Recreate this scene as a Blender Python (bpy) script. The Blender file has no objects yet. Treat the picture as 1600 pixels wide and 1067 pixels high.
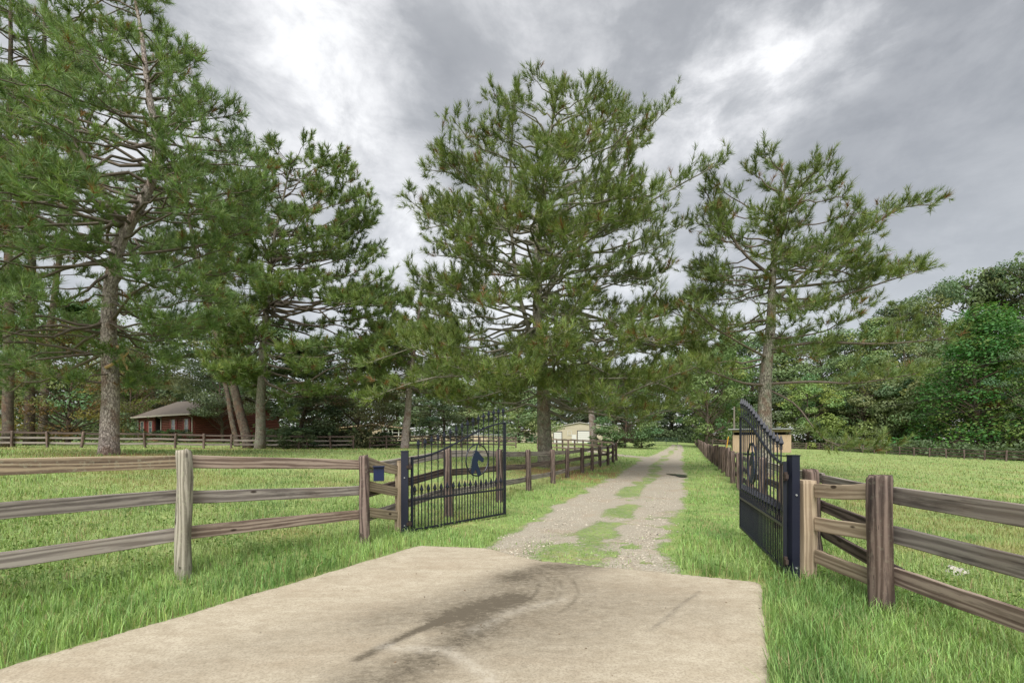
import bpy, math, random
import numpy as np
from mathutils import Vector, Matrix

# ------------------------------------------------------------------ camera, sky, sun, exposure
SC = bpy.context.scene
COL = SC.collection
F, HZ, CX, CH = 711.0, 690.0, 800.0, 1.61          # focal length / horizon in photo pixels, eye height in metres
cam = bpy.data.objects.new('camera', bpy.data.cameras.new('camera'))
COL.objects.link(cam)
cam.data.sensor_width = 36; cam.data.lens = 36 * F / 1600
cam.data.shift_y = (HZ - 533.5) / 1600
cam.location = (0, 0, CH); cam.rotation_euler = (math.radians(90), 0, 0)
cam.data.clip_start = .05; cam.data.clip_end = 3000
SC.camera = cam
SUN_EL, SUN_AZ = math.radians(50), math.radians(192)     # azimuth clockwise from +Y: behind the camera, slightly left
VS = SC.view_settings
VS.view_transform = 'Standard'; VS.look = 'None'; VS.exposure = 1.95; VS.gamma = 1; VS.use_curve_mapping = False
sun = bpy.data.objects.new('sun', bpy.data.lights.new('sun', 'SUN'))
sun.data.energy = 1.5; sun.data.angle = math.radians(40); sun.data.color = (1, .97, .91)
COL.objects.link(sun)
sd = Vector((math.sin(SUN_AZ) * math.cos(SUN_EL), math.cos(SUN_AZ) * math.cos(SUN_EL), math.sin(SUN_EL)))
sun.rotation_euler = sd.to_track_quat('Z', 'Y').to_euler()

class N:
    """tiny node-tree helper"""
    def __init__(s, nt): s.nt = nt
    def new(s, t, **k):
        n = s.nt.nodes.new(t)
        for a, b in k.items(): setattr(n, a, b)
        return n
    def put(s, sock, v):
        if isinstance(v, bpy.types.NodeSocket): s.nt.links.new(v, sock)
        elif v is not None:
            if isinstance(v, (tuple, list)) and len(v) == 3 and len(sock.default_value) == 4: v = (*v, 1)
            sock.default_value = v
    def math(s, op, a, b=None, c=None, clamp=False):
        n = s.new('ShaderNodeMath', operation=op, use_clamp=clamp)
        for i, v in enumerate((a, b, c)):
            if v is not None: s.put(n.inputs[i], v)
        return n.outputs[0]
    def vec(s, op, a, b=None):
        n = s.new('ShaderNodeVectorMath', operation=op)
        s.put(n.inputs[0], a)
        if b is not None: s.put(n.inputs[1], b)
        return n.outputs['Value'] if op in ('DOT_PRODUCT', 'LENGTH') else n.outputs[0]
    def mix(s, f, a, b, mode='MIX'):
        n = s.new('ShaderNodeMix', data_type='RGBA', blend_type=mode)
        s.put(n.inputs[0], f); s.put(n.inputs[6], a); s.put(n.inputs[7], b)
        return n.outputs[2]
    def noise(s, v, scale, detail=4, rough=.55, dist=0, col=False):
        n = s.new('ShaderNodeTexNoise')
        s.put(n.inputs['Vector'], v); n.inputs['Scale'].default_value = scale
        n.inputs['Detail'].default_value = detail; n.inputs['Roughness'].default_value = rough
        n.inputs['Distortion'].default_value = dist
        return n.outputs['Color'] if col else n.outputs['Fac']
    def ramp(s, f, *stops):
        n = s.new('ShaderNodeValToRGB'); e = n.color_ramp.elements
        while len(e) < len(stops): e.new(.5)
        for el, (p, c) in zip(e, stops):
            el.position = p
            el.color = (c, c, c, 1) if not isinstance(c, tuple) else (*c, 1)
        s.put(n.inputs[0], f)
        return n.outputs[0]
    def step(s, v, a, b):
        n = s.new('ShaderNodeMapRange', interpolation_type='SMOOTHSTEP')
        s.put(n.inputs[0], v); n.inputs[1].default_value = a; n.inputs[2].default_value = b
        return n.outputs[0]
    def attr(s, name, col=False):
        n = s.new('ShaderNodeAttribute', attribute_name=name)
        return n.outputs['Color'] if col else n.outputs['Fac']
    def scale(s, v, sc):
        n = s.new('ShaderNodeMapping'); s.put(n.inputs[0], v); n.inputs['Scale'].default_value = sc
        return n.outputs[0]
    def bump(s, h, strength=.4, dist=.02):
        n = s.new('ShaderNodeBump'); s.put(n.inputs['Height'], h)
        n.inputs['Strength'].default_value = strength; n.inputs['Distance'].default_value = dist
        return n.outputs[0]

def view_dir(px, py): return tuple(Vector(((px - CX) / F, 1, (HZ - py) / F)).normalized())

world = bpy.data.worlds.new('World'); SC.world = world; world.use_nodes = True
nt = world.node_tree; nt.nodes.clear(); n = N(nt)
sky = n.new('ShaderNodeTexSky', sky_type='NISHITA', sun_disc=False, sun_elevation=SUN_EL, sun_rotation=SUN_AZ)
tc = n.new('ShaderNodeTexCoord').outputs['Generated']
dirn = n.vec('NORMALIZE', tc)
sx = n.new('ShaderNodeSeparateXYZ'); n.put(sx.inputs[0], dirn)
zc = n.math('MAXIMUM', sx.outputs[2], 0.0)
inv = n.math('DIVIDE', 1, n.math('ADD', zc, .28))
cb = n.new('ShaderNodeCombineXYZ')
n.put(cb.inputs[0], n.math('MULTIPLY', sx.outputs[0], inv)); n.put(cb.inputs[1], n.math('MULTIPLY', sx.outputs[1], inv))
pl = cb.outputs[0]
pl2 = n.vec('ADD', pl, (3.1, 1.7, .4))
dv = n.scale(dirn, (1, 1, 1.75))
big = n.math('ADD', n.math('MULTIPLY', n.noise(n.vec('ADD', dv, (3.1, 1.7, .4)), 2.3, 6, .52, .25), .7), n.math('MULTIPLY', n.noise(pl2, 1.4, 6, .55, .4), .3))
fine = n.math('ADD', n.math('MULTIPLY', n.noise(n.vec('ADD', dv, (9.3, 4.2, 2)), 6.5, 10, .62, .25), .7), n.math('MULTIPLY', n.noise(n.vec('ADD', pl, (9.3, 4.2, 2)), 3.6, 8, .6, .3), .3))
cl = n.math('ADD', n.math('MULTIPLY', n.step(big, .32, .68), .52), n.math('MULTIPLY', n.step(fine, .36, .63), .47))
def blob(px, py, r0, r1, amp):
    d = n.vec('DOT_PRODUCT', dirn, view_dir(px, py))
    m = n.step(d, math.cos(math.radians(r1)), math.cos(math.radians(r0)))
    return n.math('MULTIPLY', m, n.math('MULTIPLY', n.math('ADD', n.step(fine, .3, .7), .35), amp))
for b in ((530, 90, 1, 11, .22), (1145, 165, 1, 8, .34), (1290, 80, 1, 6.5, .3), (660, 470, 2, 15, .28), (930, 480, 2, 14, .22),
          (660, 95, 1, 9, -.2), (1480, 190, 2, 20, -.2), (1350, 330, 2, 12, -.08), (800, 30, 1, 9, -.12), (1000, 40, 1, 10, -.1)):
    cl = n.math('ADD', cl, blob(*b))
cloud = n.ramp(cl, (0, (.86, .88, .915)), (.3, (1.19, 1.21, 1.24)), (.52, (1.58, 1.595, 1.62)), (.76, (2.1, 2.1, 2.12)), (1, (2.7, 2.7, 2.7)))
low = n.step(sx.outputs[2], .62, .05)
cloud = n.mix(n.math('MULTIPLY', low, .55), cloud, (1.9, 1.94, 1.95))
final = n.mix(.94, sky.outputs[0], cloud)
bg = n.new('ShaderNodeBackground'); n.put(bg.inputs[0], final); bg.inputs[1].default_value = .1
n.put(n.new('ShaderNodeOutputWorld').inputs[0], bg.outputs[0])

# ------------------------------------------------------------------ helpers
def P(px, py, d): return Vector(((px - CX) / F * d, d, CH - (py - HZ) * d / F))
def G(px, py):                                            # point of flat ground (z = 0) under a photo pixel
    d = CH * F / (py - HZ)
    return ((px - CX) / F * d, d)

def mesh_np(name, V, polys, col=None, smooth=False, attrs=None):
    me = bpy.data.meshes.new(name)
    V = np.asarray(V, np.float32)
    me.vertices.add(len(V)); me.vertices.foreach_set('co', V.ravel())
    polys = [np.asarray(p, np.int32) for p in polys if len(p)]
    loops = np.concatenate([p.ravel() for p in polys])
    tot = np.concatenate([np.full(len(p), p.shape[1], np.int32) for p in polys])
    start = np.concatenate([[0], np.cumsum(tot)[:-1]]).astype(np.int32)
    me.loops.add(len(loops)); me.loops.foreach_set('vertex_index', loops)
    me.polygons.add(len(tot)); me.polygons.foreach_set('loop_start', start)
    me.polygons.foreach_set('use_smooth', np.full(len(tot), bool(smooth)))
    me.update(calc_edges=True)
    if col is not None:
        a = me.attributes.new('tint', 'FLOAT_COLOR', 'POINT')
        c = np.ones((len(V), 4), np.float32); c[:, :3] = col
        a.data.foreach_set('color', c.ravel())
    for k, v in (attrs or {}).items():
        a = me.attributes.new(k, 'FLOAT', 'POINT'); a.data.foreach_set('value', np.asarray(v, np.float32))
    return me

class MB:
    """collects shapes into one mesh"""
    def __init__(s): s.v = []; s.f = {}; s.n = 0
    def add(s, V, *polys):
        V = np.asarray(V, float).reshape(-1, 3)
        for p in polys:
            p = np.asarray(p, int)
            if len(p): s.f.setdefault(p.shape[1], []).append(p + s.n)
        s.v.append(V); s.n += len(V)
    def box(s, c, size, rot=None):
        c = np.array(c, float); h = np.array(size, float) / 2
        V = np.array([[x, y, z] for z in (-1, 1) for y in (-1, 1) for x in (-1, 1)]) * h
        if rot is not None: V = V @ np.array(rot).T
        s.add(V + c, [[0, 2, 3, 1], [4, 5, 7, 6], [0, 1, 5, 4], [2, 6, 7, 3], [0, 4, 6, 2], [1, 3, 7, 5]])
    def bar(s, a, b, w, h):
        a, b = Vector(a), Vector(b); d = b - a
        q = d.to_track_quat('X', 'Z').to_matrix()
        s.box((a + b) / 2, (d.length, w, h), q)
    def tube(s, pts, rad, sides=8, cap=True):
        pts = np.asarray(pts, float); k = len(pts); rad = np.broadcast_to(np.asarray(rad, float), (k,))
        T = np.gradient(pts, axis=0); T /= np.linalg.norm(T, axis=1)[:, None] + 1e-9
        ref = np.array([0, 0, 1.]) if abs(T[0, 2]) < .8 else np.array([1., 0, 0])
        A = np.arange(sides) * 2 * math.pi / sides; V = []
        for i in range(k):
            u = ref - T[i] * ref.dot(T[i]); u /= np.linalg.norm(u) + 1e-9
            w = np.cross(T[i], u); ref = u
            V.append(pts[i] + rad[i] * (np.cos(A)[:, None] * u + np.sin(A)[:, None] * w))
        q = [[i * sides + j, i * sides + (j + 1) % sides, (i + 1) * sides + (j + 1) % sides, (i + 1) * sides + j] for i in range(k - 1) for j in range(sides)]
        s.add(np.concatenate(V), q)
        if cap:
            b = s.n - k * sides
            s.f.setdefault(sides, []).append(np.array([[b + j for j in reversed(range(sides))], [b + (k - 1) * sides + j for j in range(sides)]]))
    def sticks(s, A, B, ra, rb):                           # many three-sided twigs at once
        A, B = np.asarray(A, float), np.asarray(B, float)
        if not len(A): return
        D = B - A; D /= np.linalg.norm(D, axis=1)[:, None] + 1e-9
        ref = np.where(np.abs(D[:, 2:3]) < .8, [[0, 0, 1.]], [[1., 0, 0]])
        u = np.cross(D, ref); u /= np.linalg.norm(u, axis=1)[:, None] + 1e-9
        w = np.cross(D, u); m = len(A); V = np.zeros((m, 6, 3))
        ra = np.broadcast_to(ra, (m,))[:, None]; rb = np.broadcast_to(rb, (m,))[:, None]
        for j in range(3):
            a = j * 2 * math.pi / 3; o = math.cos(a) * u + math.sin(a) * w
            V[:, j] = A + ra * o; V[:, 3 + j] = B + rb * o
        q = np.array([[0, 1, 4, 3], [1, 2, 5, 4], [2, 0, 3, 5]])
        s.add(V.reshape(-1, 3), (np.arange(m)[:, None, None] * 6 + q).reshape(-1, 4))
    def prism(s, outline, depth, frame):                   # extrude a 2-D outline along frame's third axis
        o, ax, ay, az = [np.array(v, float) for v in frame]; k = len(outline)
        V = [o + ax * p[0] + ay * p[1] + az * z for z in (-depth / 2, depth / 2) for p in outline]
        s.add(V, [[i, (i + 1) % k, k + (i + 1) % k, k + i] for i in range(k)])
        b = s.n - 2 * k
        s.f.setdefault(k, []).append(np.array([[b + j for j in reversed(range(k))], [b + k + j for j in range(k)]]))
    def mesh(s, name, smooth=False, **k):
        return mesh_np(name, np.concatenate(s.v), [np.concatenate(x) for x in s.f.values()], smooth=smooth, **k)
    def build(s, name, mat, parent=None, smooth=False, **k):
        return link(name, s.mesh(name, smooth, **k), mat, parent)

def link(name, me, mat=None, parent=None, loc=None, rot=None):
    o = bpy.data.objects.new(name, me); COL.objects.link(o)
    if mat and me and not me.materials: me.materials.append(mat)
    if parent: o.parent = parent
    if loc is not None: o.location = loc
    if rot is not None: o.rotation_euler = rot
    return o
def tag(o, label=None, cat=None, group=None, kind=None):
    for k, v in (('label', label), ('category', cat), ('group', group), ('kind', kind)):
        if v: o[k] = v
    return o
def thing(name, label, cat, loc=(0, 0, 0), rz=0, group=None):
    o = bpy.data.objects.new(name, None); COL.objects.link(o); o.empty_display_size = .2
    o.location = loc; o.rotation_euler = (0, 0, rz)
    return tag(o, label, cat, group)
def norm(v): return v / (np.linalg.norm(v, axis=-1, keepdims=True) + 1e-9)

# ------------------------------------------------------------------ materials
def mat(name, build):
    m = bpy.data.materials.new(name); m.use_nodes = True; m.node_tree.nodes.clear()
    nn = N(m.node_tree); out = nn.new('ShaderNodeOutputMaterial')
    nn.put(out.inputs[0], build(nn)); return m
def bsdf(n, col, rough=.8, metal=0, normal=None, spec=.3):
    b = n.new('ShaderNodeBsdfPrincipled')
    n.put(b.inputs['Base Color'], col); n.put(b.inputs['Roughness'], rough); n.put(b.inputs['Metallic'], metal)
    b.inputs['Specular IOR Level'].default_value = spec
    if normal is not None: n.put(b.inputs['Normal'], normal)
    return b.outputs[0]
def plain(name, col, rough=.7, var=.15, scale=3, metal=0, spec=.3):
    def f(n):
        t = n.new('ShaderNodeTexCoord').outputs['Object']
        v = n.noise(t, scale, 6, .6)
        c = n.mix(v, tuple(x * (1 - var) for x in col), tuple(x * (1 + var) for x in col))
        return bsdf(n, c, rough, metal, n.bump(n.noise(t, scale * 12, 3), .15, .01), spec)
    return mat(name, f)
def wood(name, dark, light, axis, stain=.5, stain_col=(.03, .026, .022), lichen=0):
    def f(n):
        t = n.new('ShaderNodeTexCoord').outputs['Object']
        rnd = n.new('ShaderNodeObjectInfo').outputs['Random']
        off = n.new('ShaderNodeCombineXYZ'); n.put(off.inputs[0], n.math('MULTIPLY', rnd, 37.)); n.put(off.inputs[1], n.math('MULTIPLY', rnd, 91.)); n.put(off.inputs[2], n.math('MULTIPLY', rnd, 53.))
        v = n.vec('ADD', t, off.outputs[0])
        sl = (1.1, 16, 16) if axis == 'X' else (16, 16, 1.1)
        sm = (.5, 5, 5) if axis == 'X' else (5, 5, .5)
        g = n.noise(n.scale(v, sl), 3.2, 7, .65, 1.2)
        w = n.new('ShaderNodeTexWave', wave_type='BANDS', bands_direction='Z' if axis == 'X' else 'X')
        n.put(w.inputs[0], n.scale(v, (.35, 5, 5) if axis == 'X' else (5, 5, .35)))
        w.inputs['Scale'].default_value = 1.15; w.inputs['Distortion'].default_value = 11; w.inputs['Detail'].default_value = 3; w.inputs['Detail Scale'].default_value = 1.2
        gg = n.math('ADD', n.math('MULTIPLY', g, .58), n.math('MULTIPLY', w.outputs['Fac'], .42))
        c = n.mix(n.step(gg, .25, .75), dark, light)
        tone = n.noise(v, 1.3, 3)
        c = n.mix(n.math('MULTIPLY', n.step(tone, .45, .7), .22), c, (.24, .165, .12))
        st = n.noise(n.scale(v, sm), 2.6, 6, .7)
        c = n.mix(n.math('MULTIPLY', n.step(st, .5, .66), stain), c, stain_col)
        cr = n.step(n.noise(n.scale(v, tuple(x * 2.2 for x in sl)), 2.4, 4, .6), .34, .27)   # drying cracks
        c = n.mix(n.math('MULTIPLY', cr, .8), c, (.02, .016, .013))
        vo = n.new('ShaderNodeTexVoronoi'); n.put(vo.inputs[0], n.scale(v, (1, 2.4, 2.4) if axis == 'X' else (2.4, 2.4, 1))); vo.inputs['Scale'].default_value = 1.9
        c = n.mix(n.math('MULTIPLY', n.step(vo.outputs['Distance'], .11, .06), .9), c, (.03, .02, .015))  # knots
        if lichen:
            li = n.noise(v, 22, 5, .7)
            c = n.mix(n.math('MULTIPLY', n.step(li, .52, .66), lichen), c, (.36, .37, .27))
        tint = n.math('ADD', n.math('MULTIPLY', rnd, .4), .8)
        cc = n.new('ShaderNodeCombineXYZ'); [n.put(cc.inputs[i], tint) for i in range(3)]
        c = n.mix(1, c, cc.outputs[0], 'MULTIPLY')
        return bsdf(n, c, .85, 0, n.bump(n.math('SUBTRACT', gg, n.math('MULTIPLY', cr, .6)), .28, .004), .15)
    return mat(name, f)
def leafy(name, trans=.3, rough=.55, hue_obj=0):
    def f(n):
        c = n.attr('tint', True)
        if hue_obj:
            rnd = n.new('ShaderNodeObjectInfo').outputs['Random']
            h = n.new('ShaderNodeHueSaturation'); n.put(h.inputs['Color'], c)
            n.put(h.inputs['Hue'], n.math('ADD', .5 - hue_obj / 2, n.math('MULTIPLY', rnd, hue_obj)))
            n.put(h.inputs['Value'], n.math('ADD', .72, n.math('MULTIPLY', n.math('FRACT', n.math('MULTIPLY', rnd, 7.3)), .56)))
            n.put(h.inputs['Saturation'], n.math('ADD', .7, n.math('MULTIPLY', n.math('FRACT', n.math('MULTIPLY', rnd, 3.7)), .35)))
            c = h.outputs[0]
        tr = n.new('ShaderNodeBsdfTranslucent'); n.put(tr.inputs[0], n.mix(1, c, (1.15, 1.2, .7), 'MULTIPLY'))
        mx = n.new('ShaderNodeMixShader'); mx.inputs[0].default_value = trans
        n.put(mx.inputs[1], bsdf(n, c, rough, 0, None, .35)); n.put(mx.inputs[2], tr.outputs[0])
        return mx.outputs[0]
    return mat(name, f)
def bark(name, a, b, moss=0.0):
    def f(n):
        t = n.new('ShaderNodeTexCoord').outputs['Object']
        v = n.scale(t, (1, 1, .38))
        vo = n.new('ShaderNodeTexVoronoi', feature='DISTANCE_TO_EDGE'); n.put(vo.inputs[0], n.vec('ADD', v, n.vec('MULTIPLY', n.noise(t, 5, 3, col=True), (.12, .12, .12)))); vo.inputs['Scale'].default_value = 15
        e = n.step(vo.outputs['Distance'], 0.0, .11)
        nz = n.noise(t, 6, 7, .7)
        c = n.mix(n.step(nz, .3, .72), a, b)
        c = n.mix(n.math('MULTIPLY', n.math('SUBTRACT', 1, e), .6), c, (.07, .052, .045))
        c = n.mix(n.math('MULTIPLY', n.step(n.noise(t, 1.7, 4), .5, .62), .5), c, (.2, .115, .08))
        if moss: c = n.mix(n.math('MULTIPLY', n.step(n.noise(t, 3.1, 5, .65), .48, .62), moss), c, (.19, .23, .15))
        return bsdf(n, c, .9, 0, n.bump(n.math('ADD', e, n.math('MULTIPLY', nz, .6)), .9, .03), .1)
    return mat(name, f)

M = dict(
    rail=wood('weathered_rail', (.165, .143, .13), (.335, .30, .27), 'X', .6, (.045, .036, .034)),
    rail_brown=wood('brown_rail', (.14, .10, .082), (.36, .285, .235), 'X', .45, (.06, .038, .03)),
    rail_lichen=wood('lichened_rail', (.13, .095, .07), (.36, .285, .2), 'X', .8, (.035, .026, .022), .35),
    rail_dark=wood('dark_rail', (.05, .037, .034), (.17, .13, .115), 'X', .6, (.022, .018, .018)),
    post=wood('dark_post', (.05, .036, .032), (.20, .15, .13), 'Z', .7, (.024, .019, .018), .12),
    post_pale=wood('pale_post', (.18, .165, .13), (.38, .35, .29), 'Z', .95, (.07, .062, .05), .35),
    post_new=wood('new_post', (.26, .2, .14), (.42, .335, .24), 'Z', .2, (.14, .1, .07)),
    rail_new=wood('tan_rail', (.24, .185, .13), (.42, .34, .25), 'X', .3, (.1, .075, .055)),
    iron=plain('black_iron', (.013, .015, .026), .42, .3, 9, .2, .5),
    steel=plain('navy_steel', (.006, .0085, .023), .62, .2, 5, .1, .5),
    emblem=plain('navy_plate', (.012, .022, .05), .45, .2, 8),
    box=plain('blue_box', (.01, .017, .055), .4, .2, 6),
    rust=plain('rusty_hinge', (.05, .035, .03), .8, .4, 18),
    needles=leafy('pine_needles', .26, .5),
    leaves=leafy('tree_leaves', .35, .6, .03),
    grass=leafy('grass_blades', .35, .55),
    bark=bark('pine_bark', (.29, .24, .225), (.52, .45, .42)),
    bark_moss=bark('mossy_bark', (.2, .18, .15), (.42, .385, .33), .55),
    bark_dark=bark('dark_bark', (.07, .055, .045), (.2, .16, .13), .25),
    limb=plain('branch_bark', (.13, .105, .085), .9, .5, 6),
    limb_pale=plain('lichened_branch', (.185, .17, .135), .9, .5, 5),
    broken=plain('broken_wood', (.5, .33, .18), .8, .3, 6),
    redlog=plain('red_log', (.115, .034, .022), .6, .35, 2.5),
    trimred=plain('red_trim', (.12, .02, .016), .6, .2, 4),
    shingle=plain('roof_shingle', (.125, .105, .088), .9, .25, 5),
    white=plain('white_paint', (.52, .51, .49), .5, .06, 4),
    trim=plain('cream_trim', (.34, .31, .26), .6, .1, 4),
    glass=plain('window_glass', (.05, .065, .075), .08, .2, 1, 0, .8),
    dark=plain('dark_void', (.02, .016, .014), .9, .2, 2),
    cream=plain('cream_sheet', (.40, .355, .27), .55, .06, .6),
    tan=plain('tan_boards', (.46, .37, .27), .8, .15, 1.5),
    ply=wood('plywood', (.33, .235, .155), (.47, .36, .25), 'Z', .15, (.2, .14, .09)),
    greymetal=plain('grey_metal', (.3, .31, .32), .45, .1, 2, .3),
    gpipe=plain('green_pipe', (.03, .06, .045), .5, .2, 4),
    yellow=plain('yellow_guard', (.55, .3, .03), .5, .1, 4),
    pole=plain('grey_pole', (.17, .15, .125), .9, .25, 4),
    wire=plain('black_wire', (.02, .02, .02), .5, .1, 4),
    rock=plain('white_rock', (.4, .38, .34), .9, .2, 14),
)

# ------------------------------------------------------------------ terrain
ctrl = np.array([
    (0, 0, 0), (0, 4, 0), (2.2, 4, 0), (-2, 5, 0), (.5, 7, 0), (1.2, 10, -.03), (3, 13, -.02), (5.5, 20, .02), (8.5, 30, .12), (13, 45, .35), (18, 60, .7), (26, 80, 1.15), (38, 110, 1.6), (52, 150, 2),
    (4.3, 6.5, 0), (3.49, 4.3, 0), (3.5, 1.5, -.03), (3.5, -2, 0), (9.5, 20, .1), (12, 27, .15), (0, -8, 0), (-1.8, 7.8, .0), (-.2, 9.7, -.04),
    (-1.3, 9.3, .1), (.5, 13.9, .12), (2.3, 18.5, .14), (4, 23, .15), (5.8, 27.7, .17), (7.2, 32, .3), (1.6, 22, .42), (0, 28, .55), (3, 40, .7),
    (-4.9, 2.9, .25), (-3.58, 4.95, .2), (-2.25, 6.97, .12), (-3.6, 3.6, 0.02), (-2.6, 5.2, .02), (-8, 0, .3),
    (-15.9, 18, 1.1), (-10, 17, .75), (-6, 14, .5), (-9, 10, .6), (-8, 5, .4), (-16, 8, .8), (-12, 30, 1.0), (-22.4, 35, .95), (-32, 32, 1.1), (-15.2, 43, .95), (-5, 50, 1), (-36, 52, 1.65), (-46, 57, 1.65), (-30, 20, 1.1), (-60, 30, 1.3), (-25, 75, 1.6), (-60, 90, 2), (-30, 130, 2.2),
    (7, 80, 1.35), (13, 105, 1.35), (15, 60, .8), (-10, 90, 1.6), (0, 140, 2),
    (8, 6, -.05), (12, 12, -.1), (20, 20, -.2), (30, 30, -.3), (40, 45, -.4), (26, 48, .2), (56, 50, -.64), (57, 75, -.18), (56, 30, -.7), (40, 12, -.4), (20, 2, -.15), (70, 100, .3), (45, 110, 1.2), (90, 60, -.3), (80, 0, -.6), (-80, 0, 1.2), (0, -40, -.1), (-60, -40, .6), (60, -40, -.5)], float)
def tps_fit(c):
    d = np.linalg.norm(c[:, None, :2] - c[None, :, :2], axis=2); m = len(c)
    K = np.where(d > 0, d ** 2 * np.log(d + 1e-9), 0) + np.eye(m) * 2.0
    Pm = np.c_[np.ones(m), c[:, :2]]
    A = np.block([[K, Pm], [Pm.T, np.zeros((3, 3))]])
    return np.linalg.solve(A, np.r_[c[:, 2], 0, 0, 0])
TW = tps_fit(ctrl)
APRON = np.array([(-1.43, 7.0), (-.4, 6.82), (.43, 6.1), (1.4, 5.72), (2.76, 5.21), (2.84, 5.13), (1.73, 3.04), (-.2, -.6), (-1.6, -4), (-7.6, -4), (-5.1, .6), (-3.42, 3.56), (-3.1, 4.08), (-2.28, 5.53)])
def poly_dist(x, y, poly):                                 # signed distance, negative inside
    x = np.asarray(x, float); y = np.asarray(y, float)
    best = np.full(x.shape, 1e9); ins = np.zeros(x.shape, bool)
    for (ax, ay), (bx, by) in zip(poly, np.roll(poly, -1, 0)):
        ex, ey = bx - ax, by - ay
        t = np.clip(((x - ax) * ex + (y - ay) * ey) / (ex * ex + ey * ey), 0, 1)
        best = np.minimum(best, np.hypot(x - ax - t * ex, y - ay - t * ey))
        c = ((ay > y) != (by > y)) & (x < (bx - ax) * (y - ay) / (by - ay + 1e-12) + ax)
        ins ^= c
    return np.where(ins, -best, best)
def sstep(v, a, b):
    t = np.clip((v - a) / (b - a), 0, 1); return t * t * (3 - 2 * t)
def vnoise(x, y, s=1.0, seed=0):                           # cheap smooth value noise in 0..1
    x = np.asarray(x, float) * s + seed * 17.3; y = np.asarray(y, float) * s - seed * 9.1
    def h(i, j): return np.modf(np.abs(np.sin(i * 127.1 + j * 311.7 + seed) * 43758.5453))[0]
    i, j = np.floor(x), np.floor(y); fx, fy = x - i, y - j
    fx, fy = fx * fx * (3 - 2 * fx), fy * fy * (3 - 2 * fy)
    return (h(i, j) * (1 - fx) + h(i + 1, j) * fx) * (1 - fy) + (h(i, j + 1) * (1 - fx) + h(i + 1, j + 1) * fx) * fy
def fbm(x, y, s, seed=0): return (vnoise(x, y, s, seed) * .55 + vnoise(x, y, s * 2.3, seed + 1) * .3 + vnoise(x, y, s * 5.1, seed + 2) * .15)
def height(x, y):
    x = np.clip(np.asarray(x, float), -85, 90); y = np.clip(np.asarray(y, float), -30, 150)
    sh = np.broadcast(x, y).shape; xf = np.broadcast_to(x, sh).ravel(); yf = np.broadcast_to(y, sh).ravel()
    z = np.zeros(len(xf))
    for a in range(0, len(xf), 40000):
        sl = slice(a, a + 40000)
        r2 = (xf[sl, None] - ctrl[:, 0]) ** 2 + (yf[sl, None] - ctrl[:, 1]) ** 2
        z[sl] = (.5 * r2 * np.log(r2 + 1e-9)) @ TW[:len(ctrl)] + TW[-3] + TW[-2] * xf[sl] + TW[-1] * yf[sl]
    dd = poly_dist(xf, yf, APRON)
    z += (fbm(xf, yf, .8, 3) - .5) * .07 * sstep(dd, .1, 1.5)
    flat = 1 - sstep(dd, .0, .9)
    z = z * (1 - flat) + flat * (-.005 - .06 * (1 - sstep(dd, -.35, -.03)))
    return z.reshape(sh)
def hz(x, y): return float(height(np.array([x]), np.array([y]))[0])

# gravel drive: centre line and half width by distance
DR = np.array([(6.0, .8, 1.3), (6.8, 1.0, 1.42), (12.7, 3.2, 1.62), (20.8, 6.35, 1.65), (34.6, 11.4, 1.6), (48, 16.7, 1.4), (62, 22.3, 1.2), (80, 29, .8)])
def drive_v(x, y):                                         # signed sideways position in half widths
    c = np.interp(y, DR[:, 0], DR[:, 1]); w = np.interp(y, DR[:, 0], DR[:, 2])
    return (x - c) / w
SPUR = np.array([(9.6, 34.5), (8.6, 39), (7.6, 47), (6.5, 60), (7.5, 62), (9, 48), (10.4, 41), (12.4, 38.5)])
def gravel_mask(x, y):                                     # 1 where the gravel lies bare
    v = drive_v(x, y); nz = fbm(x, y, 1.1, 5); n2 = fbm(x, y, 2.6, 8)
    m = 1 - sstep(np.abs(v) + (nz - .5) * .5, .8, 1.06)
    mid = np.exp(-((v + .02 + .1 * np.sin(y * .5)) / .27) ** 2)
    patch = sstep(nz + .22 * mid * sstep(y, 7, 10), .50, .64) * sstep(mid, .15, .7)
    front = np.exp(-((v + .1) / .45) ** 2) * (1 - sstep(y, 7.0, 9.2)) * sstep(n2 + .25 * (1 - sstep(y, 6.4, 7.4)), .36, .52) * 1.25
    sprk = sstep(n2, .62, .7) * .8
    m = m * (1 - np.clip(patch + front + sprk * sstep(v, -.3, .3) * (1 - sstep(y, 9, 16)), 0, 1) * .72)
    sp = 1 - sstep(poly_dist(x, y, SPUR) + (nz - .5) * 1.2, -.2, .3)
    return np.clip(np.maximum(m, sp * .9), 0, 1) * (y > 5.5)

def ground_grid(b=5.6, m=360, a0=400):
    u = np.linspace(-1, 1, m); k = a0 / math.sinh(b)
    s = k * np.sinh(b * u); X, Y = np.meshgrid(s, s + 7); return X, Y
X, Y = ground_grid(); Z = height(X, Y); m = X.shape[0]
idx = np.arange(m * m).reshape(m, m)
quads = np.stack([idx[:-1, :-1], idx[:-1, 1:], idx[1:, 1:], idx[1:, :-1]], -1).reshape(-1, 4)
def straw_mask(x, y):
    s = np.zeros(np.shape(x))
    for cx, cy, rx, ry, a in ((2.6, 21, 3.2, 4.5, 1), (4.5, 25, 2, 3, .7), (-16, 18, 3.5, 2.2, .9), (-16, 41, 9, 2.5, .9), (-24, 38, 8, 2, .6), (-33, 31, 9, 3, .7), (3.1, 5.5, .5, .45, .8), (-1.55, 9.3, 1.2, .8, .4), (10.8, 19.5, 2, 2, .6), (2.5, 5.6, .35, .25, .9)):
        s = np.maximum(s, a * np.exp(-(((x - cx) / rx) ** 2 + ((y - cy) / ry) ** 2) ** 1.5))
    return s * sstep(fbm(x, y, .9, 12), .25, .55)
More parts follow.
